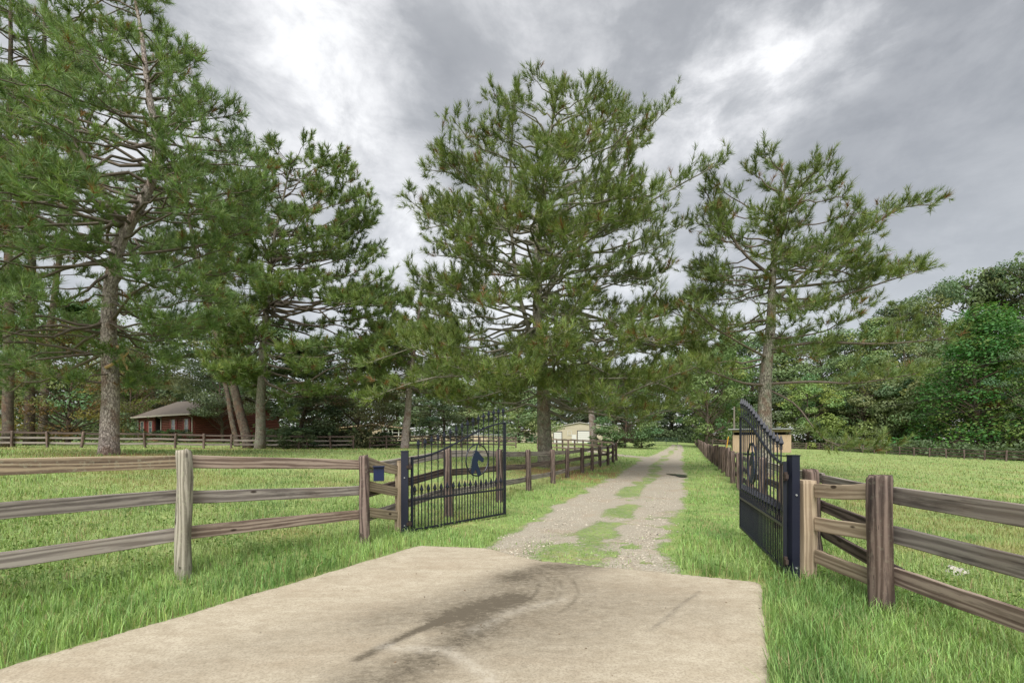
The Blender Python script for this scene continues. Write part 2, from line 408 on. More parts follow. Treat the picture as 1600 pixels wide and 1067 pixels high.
def dry_mask(x, y):                                        # 1 in the mown pasture, 0 on the lush verges
    left = sstep(-(x + 2.3 - (y - 7) * .62) , .0, 1.2) * (1 - sstep(x - (-2.2 + (y - 7) * .38), -.3, .4))
    right = sstep(x - np.where(y < 6.5, 3.75, 3.49 + .376 * (y - 4.1) + .1), 0, .8)
    return np.clip(np.maximum(left, right), 0, 1)
gm = gravel_mask(X, Y).ravel()
def ground_mat(n):
    t = n.new('ShaderNodeTexCoord').outputs['Object']
    big = n.noise(t, .16, 5, .6); mid = n.noise(t, 1.4, 6, .65); fi = n.noise(t, 11, 6, .7)
    sp = n.new('ShaderNodeSeparateXYZ'); n.put(sp.inputs[0], t)
    g = n.mix(n.step(mid, .3, .7), (.15, .22, .072), (.245, .315, .11))
    g2 = n.mix(n.step(mid, .3, .7), (.175, .25, .08), (.28, .34, .135))
    c = n.mix(n.math('MULTIPLY', n.attr('dry'), n.step(big, .3, .62)), g, g2)
    c = n.mix(n.math('MULTIPLY', n.step(fi, .5, .72), .55), c, (.08, .11, .03))
    c = n.mix(n.math('MULTIPLY', n.step(n.noise(t, 3.1, 5, .7), .56, .68), .6), c, (.30, .235, .12))
    c = n.mix(n.math('MULTIPLY', n.step(n.noise(t, .45, 6, .7), .52, .66), .45), c, (.33, .26, .13))
    c = n.mix(n.math('MULTIPLY', n.attr('straw'), n.step(fi, .25, .6)), c, (.27, .135, .07))
    gr = n.mix(n.noise(t, 30, 4, .8), (.25, .225, .175), (.51, .475, .395))
    gr = n.mix(n.math('MULTIPLY', n.step(mid, .5, .7), .4), gr, (.42, .33, .24))
    gr = n.mix(n.math('MULTIPLY', n.step(n.noise(t, .7, 6, .7), .5, .66), .5), gr, (.33, .265, .19))
    vo = n.new('ShaderNodeTexVoronoi'); n.put(vo.inputs[0], t); vo.inputs['Scale'].default_value = 34
    gr = n.mix(n.math('MULTIPLY', n.step(vo.outputs['Distance'], .3, .6), .5), gr, (.24, .2, .155))
    gmask = n.step(n.math('ADD', n.attr('gravel'), n.math('MULTIPLY', n.math('SUBTRACT', n.noise(t, 13, 6, .85), .5), 2.6)), .22, .72)
    c = n.mix(gmask, c, gr)
    return bsdf(n, c, .95, 0, n.bump(n.math('ADD', fi, n.math('MULTIPLY', vo.outputs['Distance'], gmask)), .6, .03), .1)
ground = link('ground', mesh_np('ground', np.stack([X, Y, Z], -1).reshape(-1, 3), [quads], smooth=True,
              attrs=dict(straw=straw_mask(X, Y).ravel(), dry=dry_mask(X, Y).ravel(), gravel=gm * .0)), mat('pasture_ground', ground_mat))
tag(ground, 'green pasture and mown verges on both sides of the drive', kind='structure')

# gravel drive as its own sheet a little proud of the ground, thin ragged edges
vv = np.linspace(-1.45, 1.45, 74); yy = 5.3 + (np.linspace(0, 1, 420) ** 1.8) * 76
V_, Y_ = np.meshgrid(vv, yy)
X_ = np.interp(Y_, DR[:, 0], DR[:, 1]) + V_ * np.interp(Y_, DR[:, 0], DR[:, 2])
mk = gravel_mask(X_, Y_)
prof = 1 - sstep(np.abs(V_) + (fbm(X_, Y_, 1.1, 5) - .5) * .5, .92, 1.2)
Z_ = height(X_, Y_) - .05 + .072 * prof + .012 * (np.exp(-((np.abs(V_) - .62) / .25) ** 2) * -1) + (fbm(X_, Y_, 3, 4) - .5) * .02
da = poly_dist(X_, Y_, APRON); Z_ = np.where(da < 0, np.minimum(Z_, -.04), Z_)
ii = np.arange(V_.size).reshape(V_.shape)
q = np.stack([ii[:-1, :-1], ii[:-1, 1:], ii[1:, 1:], ii[1:, :-1]], -1).reshape(-1, 4)
drive = link('gravel_drive', mesh_np('gravel_drive', np.stack([X_, Y_, Z_], -1).reshape(-1, 3), [q], smooth=True,
             attrs=dict(straw=np.zeros(V_.size), dry=np.zeros(V_.size), gravel=mk.ravel())), ground.data.materials[0])
tag(drive, 'pale gravel drive with grass patches between its wheel tracks', kind='structure')
# spur track
su = np.linspace(0, 1, 60); sc_ = np.array([(11.6, 36.0), (9.6, 40), (8.2, 48), (7, 61)])
cy_ = np.interp(su, [0, .2, .5, 1], sc_[:, 1]); cx_ = np.interp(su, [0, .2, .5, 1], sc_[:, 0])
w_ = np.linspace(-1.5, 1.5, 13); SX = cx_[:, None] + w_[None] * .95; SY = cy_[:, None] + w_[None] * .45
SZ = height(SX, SY) + .028 - .07 * sstep(np.abs(w_)[None] + (fbm(SX, SY, 1.3, 3) - .5), .8, 1.5)
ii = np.arange(SX.size).reshape(SX.shape); q = np.stack([ii[:-1, :-1], ii[:-1, 1:], ii[1:, 1:], ii[1:, :-1]], -1).reshape(-1, 4)
tag(link('side_track', mesh_np('side_track', np.stack([SX, SY, SZ], -1).reshape(-1, 3), [q], smooth=True,
    attrs=dict(straw=np.zeros(SX.size), dry=np.zeros(SX.size), gravel=np.full(SX.size, .9))), ground.data.materials[0]), 'short gravel track branching off the drive towards the barn', kind='structure')

# concrete apron: finely divided slab carrying stain masks
def seg_gauss(x, y, pts, w):
    best = np.full(np.shape(x), 1e9)
    for (ax, ay), (bx, by) in zip(pts[:-1], pts[1:]):
        ex, ey = bx - ax, by - ay
        t = np.clip(((x - ax) * ex + (y - ay) * ey) / (ex * ex + ey * ey), 0, 1)
        best = np.minimum(best, np.hypot(x - ax - t * ex, y - ay - t * ey))
    return np.exp(-(best / w) ** 2)
step_ = .04
gx = np.arange(-7.7, 3.0, step_); gy = np.arange(-4.1, 7.1, step_); AX, AY = np.meshgrid(gx, gy)
ad = poly_dist(AX, AY, APRON); edge = (fbm(AX, AY, 3.2, 2) - .5) * .09
keep = ad < .06
cell = keep[:-1, :-1] & keep[1:, :-1] & keep[:-1, 1:] & keep[1:, 1:]
AZ = .028 - .1 * sstep(ad + edge, -.04, .03)
def tr(*pp): return [G(*p) for p in pp]
stain = .95 * seg_gauss(AX, AY, tr((560, 1035), (640, 995), (720, 962)), .045)
stain += .75 * seg_gauss(AX, AY, tr((690, 975), (740, 955), (800, 940)), .16)
stain += .45 * seg_gauss(AX, AY, tr((760, 960), (820, 925), (880, 895)), .42)
stain += .55 * seg_gauss(AX, AY, tr((670, 1030), (720, 1005), (750, 985)), .2)
stain += .5 * seg_gauss(AX, AY, tr((560, 1075), (620, 1060)), .25)
stain += .34 * seg_gauss(AX, AY, tr((600, 975), (700, 940), (790, 905)), .3)
stain += .5 * seg_gauss(AX, AY, tr((800, 905), (850, 888), (930, 888)), .2)
stain += .22 * seg_gauss(AX, AY, tr((300, 1040), (450, 1000), (600, 960)), .4)
stain += .22 * seg_gauss(AX, AY, tr((860, 990), (960, 960), (1060, 950)), .6)
stain += .3 * seg_gauss(AX, AY, tr((650, 1060), (800, 985), (930, 930)), .85)
pale = .8 * seg_gauss(AX, AY, tr((600, 1015), (700, 1022), (760, 1060), (780, 1100)), .06) + .5 * seg_gauss(AX, AY, tr((740, 990), (800, 960), (880, 940)), .07)
arcs = np.zeros(AX.shape)
for k in range(9):                                         # tyre scuffs swung round one point
    r = .75 + k * .085; ph = np.arctan2(AY - 5.0, AX + .55); rr = np.hypot(AX + .55, AY - 5.0)
    arcs += np.exp(-((rr - r) / .02) ** 2) * sstep(ph, -.9, -.5) * (1 - sstep(ph, .4, 1.3)) * (.5 + .5 * math.sin(k * 2.3))
crack = seg_gauss(AX, AY, tr((1093, 928), (1062, 950), (1035, 975), (1015, 990)), .02) * .38
ii = np.arange(AX.size).reshape(AX.shape)
q = np.stack([ii[:-1, :-1], ii[:-1, 1:], ii[1:, 1:], ii[1:, :-1]], -1)[cell].reshape(-1, 4)
def concrete_mat(n):
    t = n.new('ShaderNodeTexCoord').outputs['Object']
    big = n.noise(n.scale(t, (.6, 1.3, 1)), .9, 8, .72, .3); mid = n.noise(n.scale(t, (.7, 1.5, 1)), 4.5, 9, .8); fi = n.noise(t, 60, 5, .75); sp = n.noise(t, 17, 4, .8)
    c = n.mix(n.step(mid, .3, .72), (.35, .30, .222), (.49, .436, .342))
    c = n.mix(n.math('MULTIPLY', n.step(big, .45, .68), .5), c, (.325, .26, .185))
    c = n.mix(n.math('MULTIPLY', n.step(fi, .42, .66), .6), c, (.2, .165, .12)); c = n.mix(n.math('MULTIPLY', n.step(n.noise(t, 8, 7, .8), .5, .68), .45), c, (.24, .195, .14))
    c = n.mix(n.math('MULTIPLY', n.step(sp, .64, .74), .55), c, (.2, .17, .135))
    stn = n.math('MULTIPLY', n.attr('stain'), n.math('ADD', .5, n.math('MULTIPLY', n.step(n.noise(n.scale(t, (1, 1.6, 1)), 14, 8, .8, .4), .25, .78), 1.0)))
    c = n.mix(n.math('MULTIPLY', stn, .95, clamp=True), c, (.10, .083, .06))
    c = n.mix(n.math('MULTIPLY', n.attr('pale'), n.math('MULTIPLY', n.step(sp, .3, .6), .7)), c, (.47, .43, .36))
    c = n.mix(n.math('MULTIPLY', n.attr('crack'), n.step(sp, .25, .5), clamp=True), c, (.05, .042, .035))
    return bsdf(n, c, .9, 0, n.bump(fi, .3, .003), .25)
apron = link('concrete_apron', mesh_np('concrete_apron', np.stack([AX, AY, AZ], -1).reshape(-1, 3), [q], smooth=True,
             attrs=dict(stain=np.clip(stain + arcs * .3, 0, 1.3).ravel(), pale=np.clip(pale, 0, 1).ravel(), crack=np.clip(crack, 0, 1).ravel())), mat('stained_concrete', concrete_mat))
tag(apron, 'tan concrete driveway apron with dark tyre scuffs', kind='structure')
# puddle in the right wheel track
pd = MB(); c = P(1061, 743, 20.6); rng = np.random.default_rng(5)
ang = np.linspace(0, 2 * math.pi, 22, endpoint=False); rad = 1 + .25 * np.sin(ang * 3 + 1) + .1 * rng.standard_normal(22)
ring = np.stack([c.x + .30 * np.cos(ang) * rad, c.y + .95 * np.sin(ang) * rad, np.full(22, hz(c.x, c.y) + .035)], -1)
pd.add(ring, [list(range(22))])
tag(pd.build('puddle', mat('muddy_water', lambda n: bsdf(n, (.03, .027, .02), .15, 0, None, .5))), 'small dark muddy puddle in the right wheel track', kind='structure')
# ------------------------------------------------------------------ buildings
def parts_box(name, boxes, m, parent, **k):
    b = MB()
    for c, s in boxes: b.box(c, s)
    return b.build(name, m, parent, **k)

def red_house():
    o = Vector((-46.7, 57, 0)); z = 1.62
    h = thing('log_house', 'single storey dark red log house with brown shingle roof and white downspouts', 'house', (o.x, o.y, z), math.atan2(-.483, .876))
    def logs(a, b, z0=0.25, z1=3.05, nrm=(0, -1)):         # a wall of lapped round logs from a to b
        mb = MB(); nlog = 14; hh = (z1 - z0) / nlog; a = np.array(a, float); b = np.array(b, float); nv = np.array(nrm, float)
        for i in range(nlog):
            zz = z0 + i * hh
            pr = [(0, 0), (.075, .04), (.1, hh * .5), (.075, hh - .03), (0, hh - .005)]
            V = [(*(p + nv * d), zz + dz) for p in (a, b) for d, dz in pr] + [(*(p - nv * .12), zz + dz) for p in (a, b) for dz in (0, hh - .005)]
            mb.add(V, [[j, j + 1, 6 + j, 5 + j] for j in range(4)] + [[10, 11, 13, 12]], [[0, 1, 2, 3, 4]], [[9, 8, 7, 6, 5]])
        return mb
    w = logs((0, 0), (4.2, 0)); w.build('wall', M['redlog'], h)
    logs((4.2, 1.6), (7.5, 1.6)).build('wall', M['redlog'], h)
    logs((7.5, -.8), (14.5, -.8)).build('wall', M['redlog'], h)
    logs((14.5, -.8), (14.5, 9), .25, 3.05, (1, 0)).build('wall', M['redlog'], h)
    logs((0, 9), (0, 0), .25, 3.05, (-1, 0)).build('wall', M['redlog'], h)
    logs((14.5, 9), (0, 9), .25, 3.05, (0, 1)).build('wall', M['redlog'], h)
    parts_box('porch_side', [((4.22, .8, 1.65), (.08, 1.6, 2.8))], M['dark'], h); parts_box('porch_side', [((7.48, .4, 1.65), (.08, 2.35, 2.8))], M['dark'], h)
    parts_box('foundation', [((7.25, 4.1, .1), (14.4, 9.6, .34))], plain('brick_base', (.2, .09, .06), .9, .3, 5), h)
    d = parts_box('front_door', [((5.4, 1.44, 1.4), (1.0, .08, 2.1))], M['trimred'], h)
    for x, y in ((1.1, -.12), (3.2, -.12), (10.3, -.92), (13.1, -.92)):
        f = parts_box('window', [((x - .36, y, 1.75), (.07, .08, 1.5)), ((x + .36, y, 1.75), (.07, .08, 1.5)), ((x, y, 2.47), (.65, .08, .07)), ((x, y, 1.03), (.65, .08, .07)), ((x, y, 1.75), (.65, .06, .05))], M['trim'], h)
        parts_box('pane', [((x, y + .01, 1.4), (.65, .02, .66)), ((x, y + .01, 2.1), (.65, .02, .66))], M['glass'], f)
        for s in (-1, 1): parts_box('shutter', [((x + s * .6, y + .01, 1.75), (.38, .06, 1.6))], M['trimred'], h)
    for x, y in ((7.62, -.95), (14.3, -.95), (.1, -.15)):
        b = MB(); b.tube([(x, y - .55, 3.02), (x, y - .5, 2.9), (x, y, 2.65), (x, y, .3), (x, y - .25, .12)], .055, 8); b.build('downspout', M['trim'], h)
    # roof: gable with ridge along x, right half carried further forward
    def slab(name, quad, th=.16):
        b = MB(); q = [np.array(p, float) for p in quad]
        b.add([*q, *[p - np.array([0, 0, th]) for p in q]], [[0, 1, 2, 3], [7, 6, 5, 4], [0, 4, 5, 1], [1, 5, 6, 2], [2, 6, 7, 3], [3, 7, 4, 0]])
        return b.build(name, M['shingle'], h)
    slab('roof', [(-.6, -.55, 3.1), (7.2, -.55, 3.1), (7.2, 4.5, 5.35), (-.6, 4.5, 5.35)])
    slab('roof', [(7.2, -1.5, 3.02), (15.1, -1.5, 3.02), (15.1, 4.5, 5.5), (7.2, 4.5, 5.5)])
    slab('roof', [(15.1, 9.6, 3.1), (-.6, 9.6, 3.1), (-.6, 4.52, 5.36), (15.1, 4.52, 5.36)])
    parts_box('gutter', [((3.3, -.61, 3.0), (7.8, .12, .14))], M['trim'], h)
    parts_box('gutter', [((11.15, -1.56, 2.93), (7.9, .12, .14))], M['trim'], h)
    for x in (14.5, 0.0):
        b = MB(); b.prism([(-.8, 0), (9, 0), (4.5, 2.15)], .1, ((x, 0, 3.05), (0, 1, 0), (0, 0, 1), (1, 0, 0))); b.build('gable_wall', M['redlog'], h)
    return h
red_house()

def cream_barn():
    y0 = 104; L = P(790, 692, y0); h = thing('metal_barn', 'cream sheet metal barn with white roller doors behind the trees', 'barn', (L.x, y0, 1.25), 0)
    k = y0 / F
    def X(px): return (px - 790) * k
    def ribs(x0, x1, z1, y=0, name='wall'):
        mb = MB(); mb.box(((x0 + x1) / 2, y + .1, z1 / 2), (x1 - x0, .2, z1))
        for x in np.arange(x0 + .25, x1, .5): mb.box((x, y - .015, z1 / 2), (.07, .05, z1 - .02))
        return mb.build(name, M['cream'], h)
    ribs(X(790), X(858), 2.9); ribs(X(858), X(966), 3.4, -.6)
    parts_box('wall', [((X(966), 7, 1.7), (.2, 15, 3.4))], M['cream'], h); parts_box('wall', [((X(790), 7, 1.45), (.2, 14, 2.9))], M['cream'], h)
    c = (X(862) + X(934)) / 2
    mb = MB(); mb.prism([(X(858), 3.38), (X(966), 3.38), (X(905), 4.6)], .2, ((0, -.5, 0), (1, 0, 0), (0, 0, 1), (0, 1, 0))); mb.build('gable_wall', M['cream'], h)
    rf = plain('barn_roof', (.5, .47, .42), .5, .08, 1)
    for a, b in (((X(856), 3.4), (X(905), 4.68)), ((X(905), 4.68), (X(968), 3.4))):
        mb = MB(); mb.prism([a, b, (b[0], b[1] + .12), (a[0], a[1] + .12)], 16, ((0, 7.1, 0), (1, 0, 0), (0, 0, 1), (0, 1, 0))); mb.build('roof', rf, h)
    mb = MB(); mb.box((X(823), 7, 2.98), (X(860) - X(786), 15, .14)); mb.build('roof', rf, h)
    for a, b, t in ((865, 877, 2.5), (902, 924, 2.75)):
        d = MB()
        for i in range(6): d.box(((X(a) + X(b)) / 2, -.66 - .01 * (i % 2), .05 + (i + .5) * t / 6), (X(b) - X(a), .08, t / 6 - .03))
        d.build('roller_door', M['white'], h)
        parts_box('door_frame', [((X(a) - .07, -.66, t / 2), (.12, .14, t)), ((X(b) + .07, -.66, t / 2), (.12, .14, t)), (((X(a) + X(b)) / 2, -.66, t + .1), (X(b) - X(a) + .26, .14, .16))], M['dark'], h)
    parts_box('entry_door', [((X(896.3), -.66, 1.0), (1.0, .08, 1.95))], M['white'], h)
    f = parts_box('window', [((X(889.5) + dx, -.66, 2.35 + dz), s) for dx, dz, s in ((-.45, 0, (.07, .08, 1)), (.45, 0, (.07, .08, 1)), (0, .47, (.83, .08, .07)), (0, -.47, (.83, .08, .07)))], M['white'], h)
    parts_box('pane', [((X(889.5), -.64, 2.35), (.83, .04, .87))], M['cream'], f)
cream_barn()

def low_house():
    d = 80; L = P(520, 690, d); h = thing('low_outbuilding', 'low tan outbuilding with open bay and shallow roof beyond the cross fence', 'outbuilding', (L.x, d, 1.6), 0)
    k = d / F
    def X(px): return (px - 520) * k
    w = MB(); w.box((X(558), .1, 1.1), (X(596) - X(520), .2, 2.2)); w.box((X(616), .1, .55), (X(634) - X(598), .2, 1.1)); w.box((X(577), 4, 1.1), (X(634) - X(520), .2, 2.2)); w.build('wall', M['tan'], h)
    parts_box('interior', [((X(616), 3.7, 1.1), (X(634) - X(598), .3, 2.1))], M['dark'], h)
    for px in (598, 607, 613, 623, 634): parts_box('post', [((X(px), 0, 1.15), (.16, .16, 2.25))], M['white'], h)
    parts_box('rail', [((X(616), -.05, 1.62), (X(634) - X(607), .08, .1))], M['white'], h)
    for (a, b) in (((X(518), 2.25), (X(587), 3.0)), ((X(587), 3.0), (X(638), 2.2))):
        mb = MB(); mb.prism([a, b, (b[0], b[1] + .14), (a[0], a[1] + .14)], 6, ((0, 2.2, 0), (1, 0, 0), (0, 0, 1), (0, 1, 0))); mb.build('roof', plain('tan_roof', (.42, .31, .21), .8, .15, 2), h)
low_house()

def board_wall():
    d = 92; a = P(628, 690, d); b = P(806, 690, d); h = thing('arena_wall', 'long low beige board wall with grey top rail beyond the cross fence', 'wall', (a.x, d, 1.5), 0)
    w = b.x - a.x; nb = 26
    me = parts_box('board', [((0, 0, .72), (w / nb - .03, .06, 1.36))], M['tan'], h); me.location = (w / nb * .5, 0, 0)
    for i in range(1, nb):
        o = me.copy(); COL.objects.link(o); o.location = (w / nb * (i + .5), .004 * (i % 3), 0)
    parts_box('top_rail', [((w / 2, 0, 1.53), (w, .16, .22))], M['greymetal'], h)
board_wall()

def shed():
    d = 48.; a = P(1145, 706, d); k = d / F; h = thing('plywood_shed', 'plywood run-in shed with open gap beneath its flat roof', 'shed', (a.x, d, hz(a.x, d) - .05), -.44)
    g = CH - (706 - HZ) * k; w = 87 * k * .9; h.location.z = g - .03
    pw = w / 5
    for i in range(5): parts_box('panel', [((pw * (i + .5), .01 * (i % 2), .92), (pw - .02, .05, 1.78))], M['ply'], h)
    for i in range(4): [parts_box('panel', [((x_, .7 + i * 1.1, .92), (.05, 1.08, 1.78))], M['ply'], h) for x_ in (0, w)]
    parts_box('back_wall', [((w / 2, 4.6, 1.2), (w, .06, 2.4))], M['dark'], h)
    for x in (.06, w / 3, 2 * w / 3, w - .06): parts_box('post', [((x, .12, 1.2), (.12, .14, 2.36))], M['pole'], h)
    parts_box('header', [((w / 2, .03, 2.2), (w, .06, .2))], M['ply'], h)
    mb = MB(); mb.box((w / 2 - .15, 2.2, 2.42), (w + .6, 5.4, .1)); mb.build('roof', M['greymetal'], h)
shed()

# ------------------------------------------------------------------ fences
def post_mesh(r, h, seed, square=False):
    rg = np.random.default_rng(seed); sides = 4 if square else 12
    A = np.arange(sides) * 2 * math.pi / sides + (math.pi / 4 if square else 0)
    lob = 1 + (0 if square else .06) * rg.standard_normal(sides); V = []; rows = np.r_[-.35, .0, .25, .5, .75, .95, 1.0] * np.r_[1, h, h, h, h, h, h]
    rows[-2] = h - .035
    dr = rg.standard_normal((len(rows), 2)) * .006
    for i, z in enumerate(rows):
        rr = r * (math.sqrt(2) if square else 1) * lob * (1 + .03 * rg.standard_normal(sides) * (not square)) * (.86 if i == len(rows) - 1 and not square else 1) * (1.05 if i < 2 and not square else 1)
        top = (rg.standard_normal(sides) * .012 if i == len(rows) - 1 and not square else 0)
        V.append(np.stack([np.cos(A) * rr + dr[i, 0], np.sin(A) * rr + dr[i, 1], np.full(sides, z) + top], -1))
    V.append([[0, 0, h + (.012 if not square else .002)]]); b = MB(); k = len(rows)
    c = k * sides
    b.add(np.concatenate(V), [[i * sides + j, i * sides + (j + 1) % sides, (i + 1) * sides + (j + 1) % sides, (i + 1) * sides + j] for i in range(k - 1) for j in range(sides)],
          [[(k - 1) * sides + j, (k - 1) * sides + (j + 1) % sides, c] for j in range(sides)])
    return b.mesh('post', smooth=not square)
def rail_mesh(L, h, t, seed, seg=9):
    rg = np.random.default_rng(seed); ch = .005
    pr = np.array([(-t / 2 + ch, -h / 2), (t / 2 - ch, -h / 2), (t / 2, -h / 2 + ch), (t / 2, h / 2 - ch), (t / 2 - ch, h / 2), (-t / 2 + ch, h / 2), (-t / 2, h / 2 - ch), (-t / 2, -h / 2 + ch)])
    u = np.linspace(0, 1, seg); bow = rg.standard_normal() * .012 * np.sin(u * math.pi); sw = rg.standard_normal() * .010 * np.sin(u * math.pi) + rg.standard_normal(seg) * .002
    V = []
    for i in range(seg):
        e = 1 + rg.standard_normal() * .012
        V.append(np.stack([np.full(8, (u[i] - .5) * L), pr[:, 0] + bow[i], pr[:, 1] * e + sw[i]], -1))
    b = MB(); b.add(np.concatenate(V), [[i * 8 + j, i * 8 + (j + 1) % 8, (i + 1) * 8 + (j + 1) % 8, (i + 1) * 8 + j] for i in range(seg - 1) for j in range(8)], [list(range(8))[::-1], [(seg - 1) * 8 + j for j in range(8)]])
    return b.mesh('rail')
def place_rail(name, a, b, h, t, m, parent, seed, me=None):
    a, b = Vector(a), Vector(b); d = b - a
    o = link(name, me or rail_mesh(d.length, h, t, seed), None, parent, (a + b) / 2, (0, -math.atan2(d.z, math.hypot(d.x, d.y)), math.atan2(d.y, d.x)))
    if me: o.scale.x = d.length
    if not o.data.materials: o.data.materials.append(m)
    elif o.data.materials[0] != m: o.material_slots[0].link = 'OBJECT'; o.material_slots[0].material = m
    return o
RAIL_Z = (1.125, .735, .345)
FARPOST = [post_mesh(.085, 1.27, 40 + i) for i in range(5)]
FARRAIL = [rail_mesh(1, .145, .042, 60 + i, 3) for i in range(4)]
def fence(label, pts, side, zs=None, r=.085, H=1.275, far=False, mats=('rail', 'post'), rails=RAIL_Z, seed=0, skip=(), tilt=.015, group=None, rh=.145):
    """pts: post positions in plan; side: which side (+1 left of the run, -1 right) carries the boards"""
    rg = random.Random(seed)
    z = list(zs) if zs is not None else [hz(*p) for p in pts]
    root = thing('rail_fence', label, 'fence', (*pts[0], z[0]), 0, group); o0 = Vector((*pts[0], z[0]))
    for i, p in enumerate(pts):
        if i in skip: continue
        me = FARPOST[rg.randrange(5)] if far else post_mesh(r, H, seed * 50 + i)
        o = link('post', me, None, root, Vector((*p, z[i])) - o0, (rg.gauss(0, tilt), rg.gauss(0, tilt), rg.uniform(0, 6.28) if far else 0))
        pm = M[mats[1]] if isinstance(mats[1], str) else M[mats[1][i % len(mats[1])]]
        if far: o.scale.z = rg.uniform(.97, 1.04) * H / 1.27; o.scale.x = o.scale.y = r / .085
        if not me.materials: me.materials.append(pm)
        elif me.materials[0] != pm: o.material_slots[0].link = 'OBJECT'; o.material_slots[0].material = pm
    for i in range(len(pts) - 1):
        a, b = Vector((*pts[i], z[i])) - o0, Vector((*pts[i + 1], z[i + 1])) - o0
        d = (b - a); dn = Vector((d.x, d.y, 0)).normalized(); off = Vector((-dn.y, dn.x, 0)) * side * (r + .018)
        for k, rz in enumerate(rails):
            g = dn * .003; j = rg.gauss(0, .012); up = Vector((0, 0, rz + j)); up2 = Vector((0, 0, rz + rg.gauss(0, .012)))
            rm = M[mats[0]] if isinstance(mats[0], str) else M[mats[0][(i * 3 + k) % len(mats[0])]]
            place_rail('rail', a + off + up + g, b + off + up2 - g, rh, .042, rm, root, seed * 100 + i * 5 + k, FARRAIL[rg.randrange(4)] if far else None)
    return root, o0
# front fence, near side of the pasture
fl = [(-6.25, .88), (-4.91, 2.92), (-3.58, 4.95), (-2.25, 6.97)]
fz = [CH - (885 - HZ) * 4.95 / F + dz for dz in (.03, .02, 0)] + [CH - (841 - HZ) * 6.97 / F]
front, fo = fence('weathered three rail fence left of the drive with one pale split post', fl, +1, fz, .076, 1.26, mats=(['rail_lichen', 'rail', 'rail_dark', 'rail_lichen', 'rail', 'rail', 'rail_brown', 'rail', 'rail_brown'], ['post', 'post', 'post_pale', 'post']), seed=1)
wl = Vector((-1.97, 7.9, .0)); WLZ = CH - (842 - HZ) * 7.9 / F
sq = link('square_post', post_mesh(.062, 1.36, 7, True), M['post_new'], front, Vector((wl.x, wl.y, WLZ)) - fo, (0, 0, .3)); sq['label'] = 'square tan gate post'
for k, z1 in enumerate((1.2, .83, .42)):
    place_rail('rail', Vector((-2.25, 6.97 + .1, fz[3] + z1 - .03)) - fo, Vector((wl.x - .02, wl.y - .066, WLZ + z1 + .0)) - fo, .15, .042, M['rail_new'], front, 900 + k)
# inner fence on the far side of the open leaf, running along the drive
ip = [(701, 9.3), (780, 11.6), (826, 13.9), (864, 16.2), (887, 18.5), (910, 20.8), (925, 23.1), (938, 25.4), (950, 27.7), (958, 30), (963, 32)]
il = [(-2.18, 7.12)] + [((px - CX) / F * d, d) for px, d in ip]
iz = [.12] + [CH - (y - HZ) * d / F for (px, d), y in zip(ip, (793, 776, 764.5, 755, 748, 741, 735, 731, 727.5, 723, 718))]
fence('dark three rail fence running behind the open left gate along the drive', il, +1, iz, .085, 1.2, mats=(['rail', 'rail_dark', 'rail'], 'post'), seed=2, skip=(0,), rails=(1.09, .71, .33))
# right-hand fence: near bay, corner and the long run beside the drive
rp = [(3.49, -.45), (3.49, 1.95), (3.49, 4.3)]; rz_ = [-.03, -.02, CH - (955 - HZ) * 4.3 / F]
rf, ro = fence('grey three rail fence at right ending in a thick dark round post', rp, -1, rz_, .1, 1.28, mats=(['rail', 'rail', 'rail_brown'], 'post'), seed=3, rails=(1.11, .735, .36), rh=.16)
wr = Vector((3.43, 5.32, CH - (917 - HZ) * 5.32 / F))
sq = link('square_post', post_mesh(.082, 1.25, 8, True), M['post_new'], rf, wr - ro, (0, 0, .1)); sq['label'] = 'square tan gate post'
for k, (za, zb) in enumerate(((1.17, 1.12), (.79, .72), (.42, .27))):
    place_rail('rail', Vector((wr.x + .06, wr.y - .1, wr.z + za - .03)) - ro, Vector((3.54, 4.42, rz_[2] + zb)) - ro, .155, .042, M['rail_new'], rf, 930 + k)
dirv = Vector((.358, .934)); c0 = Vector((4.31, 6.5))
lp = [(3.6, 4.36), tuple(c0)] + [tuple(c0 + dirv * 2.4 * i) for i in range(1, 40)]
lz = [rz_[2], .0] + [min(hz(*p), hz(*p)) for p in lp[2:]]
fence('long dark rail fence running down the right side of the drive to the woods', lp, -1, lz, .1, 1.24, far=True, mats=(['rail', 'rail_dark', 'rail_dark'], 'post'), seed=4, skip=(0,), tilt=.03, rails=(1.07, .7, .33))
# cross fence behind the left pasture
cp = [(-46 + (i / 17) * 31.0, 29.6 + (i / 17) * 13.4) for i in range(18)]
fence('grey cross fence in front of the red house', cp, +1, [hz(*p) for p in cp], .09, 1.2, far=True, mats=(['rail_dark', 'rail', 'rail'], 'post'), seed=5, tilt=.04)
cp = [(P(px, 690, d).x, d) for px, d in ((578, 43.2), (604, 44.5), (632, 46), (660, 47), (690, 48), (720, 49), (750, 50), (780, 51), (806, 52))]
fence('thin dark cross fence in front of the beige arena wall', cp, +1, [hz(*p) for p in cp], .08, 1.2, far=True, mats=('rail_dark', 'post'), seed=6)
cp = [(P(px, 690, d).x, d) for px, d in ((840, 47), (870, 46), (879, 44), (888, 42), (898, 44), (911, 46), (925, 44), (940, 41), (958, 36))]
fence('short brown fence between the barn and the drive', cp, -1, [hz(*p) for p in cp], .08, 1.15, far=True, mats=('rail_brown', 'post'), seed=7)
cp = [(57.5 - i * .12, 84 - i * 2.5) for i in range(16)]
fence('far dark fence along the foot of the wood at right', cp, +1, [hz(*p) for p in cp], .085, 1.2, far=True, mats=('rail_dark', 'post'), seed=8, tilt=.03)
cp = [(P(px, 690, 84).x, 84 + i * .2) for i, px in enumerate(range(1092, 1350, 22))]
fence('far fence crossing behind the plywood shed', cp, +1, [hz(*p) for p in cp], .085, 1.2, far=True, mats=('rail_dark', 'post'), seed=9, tilt=.03)

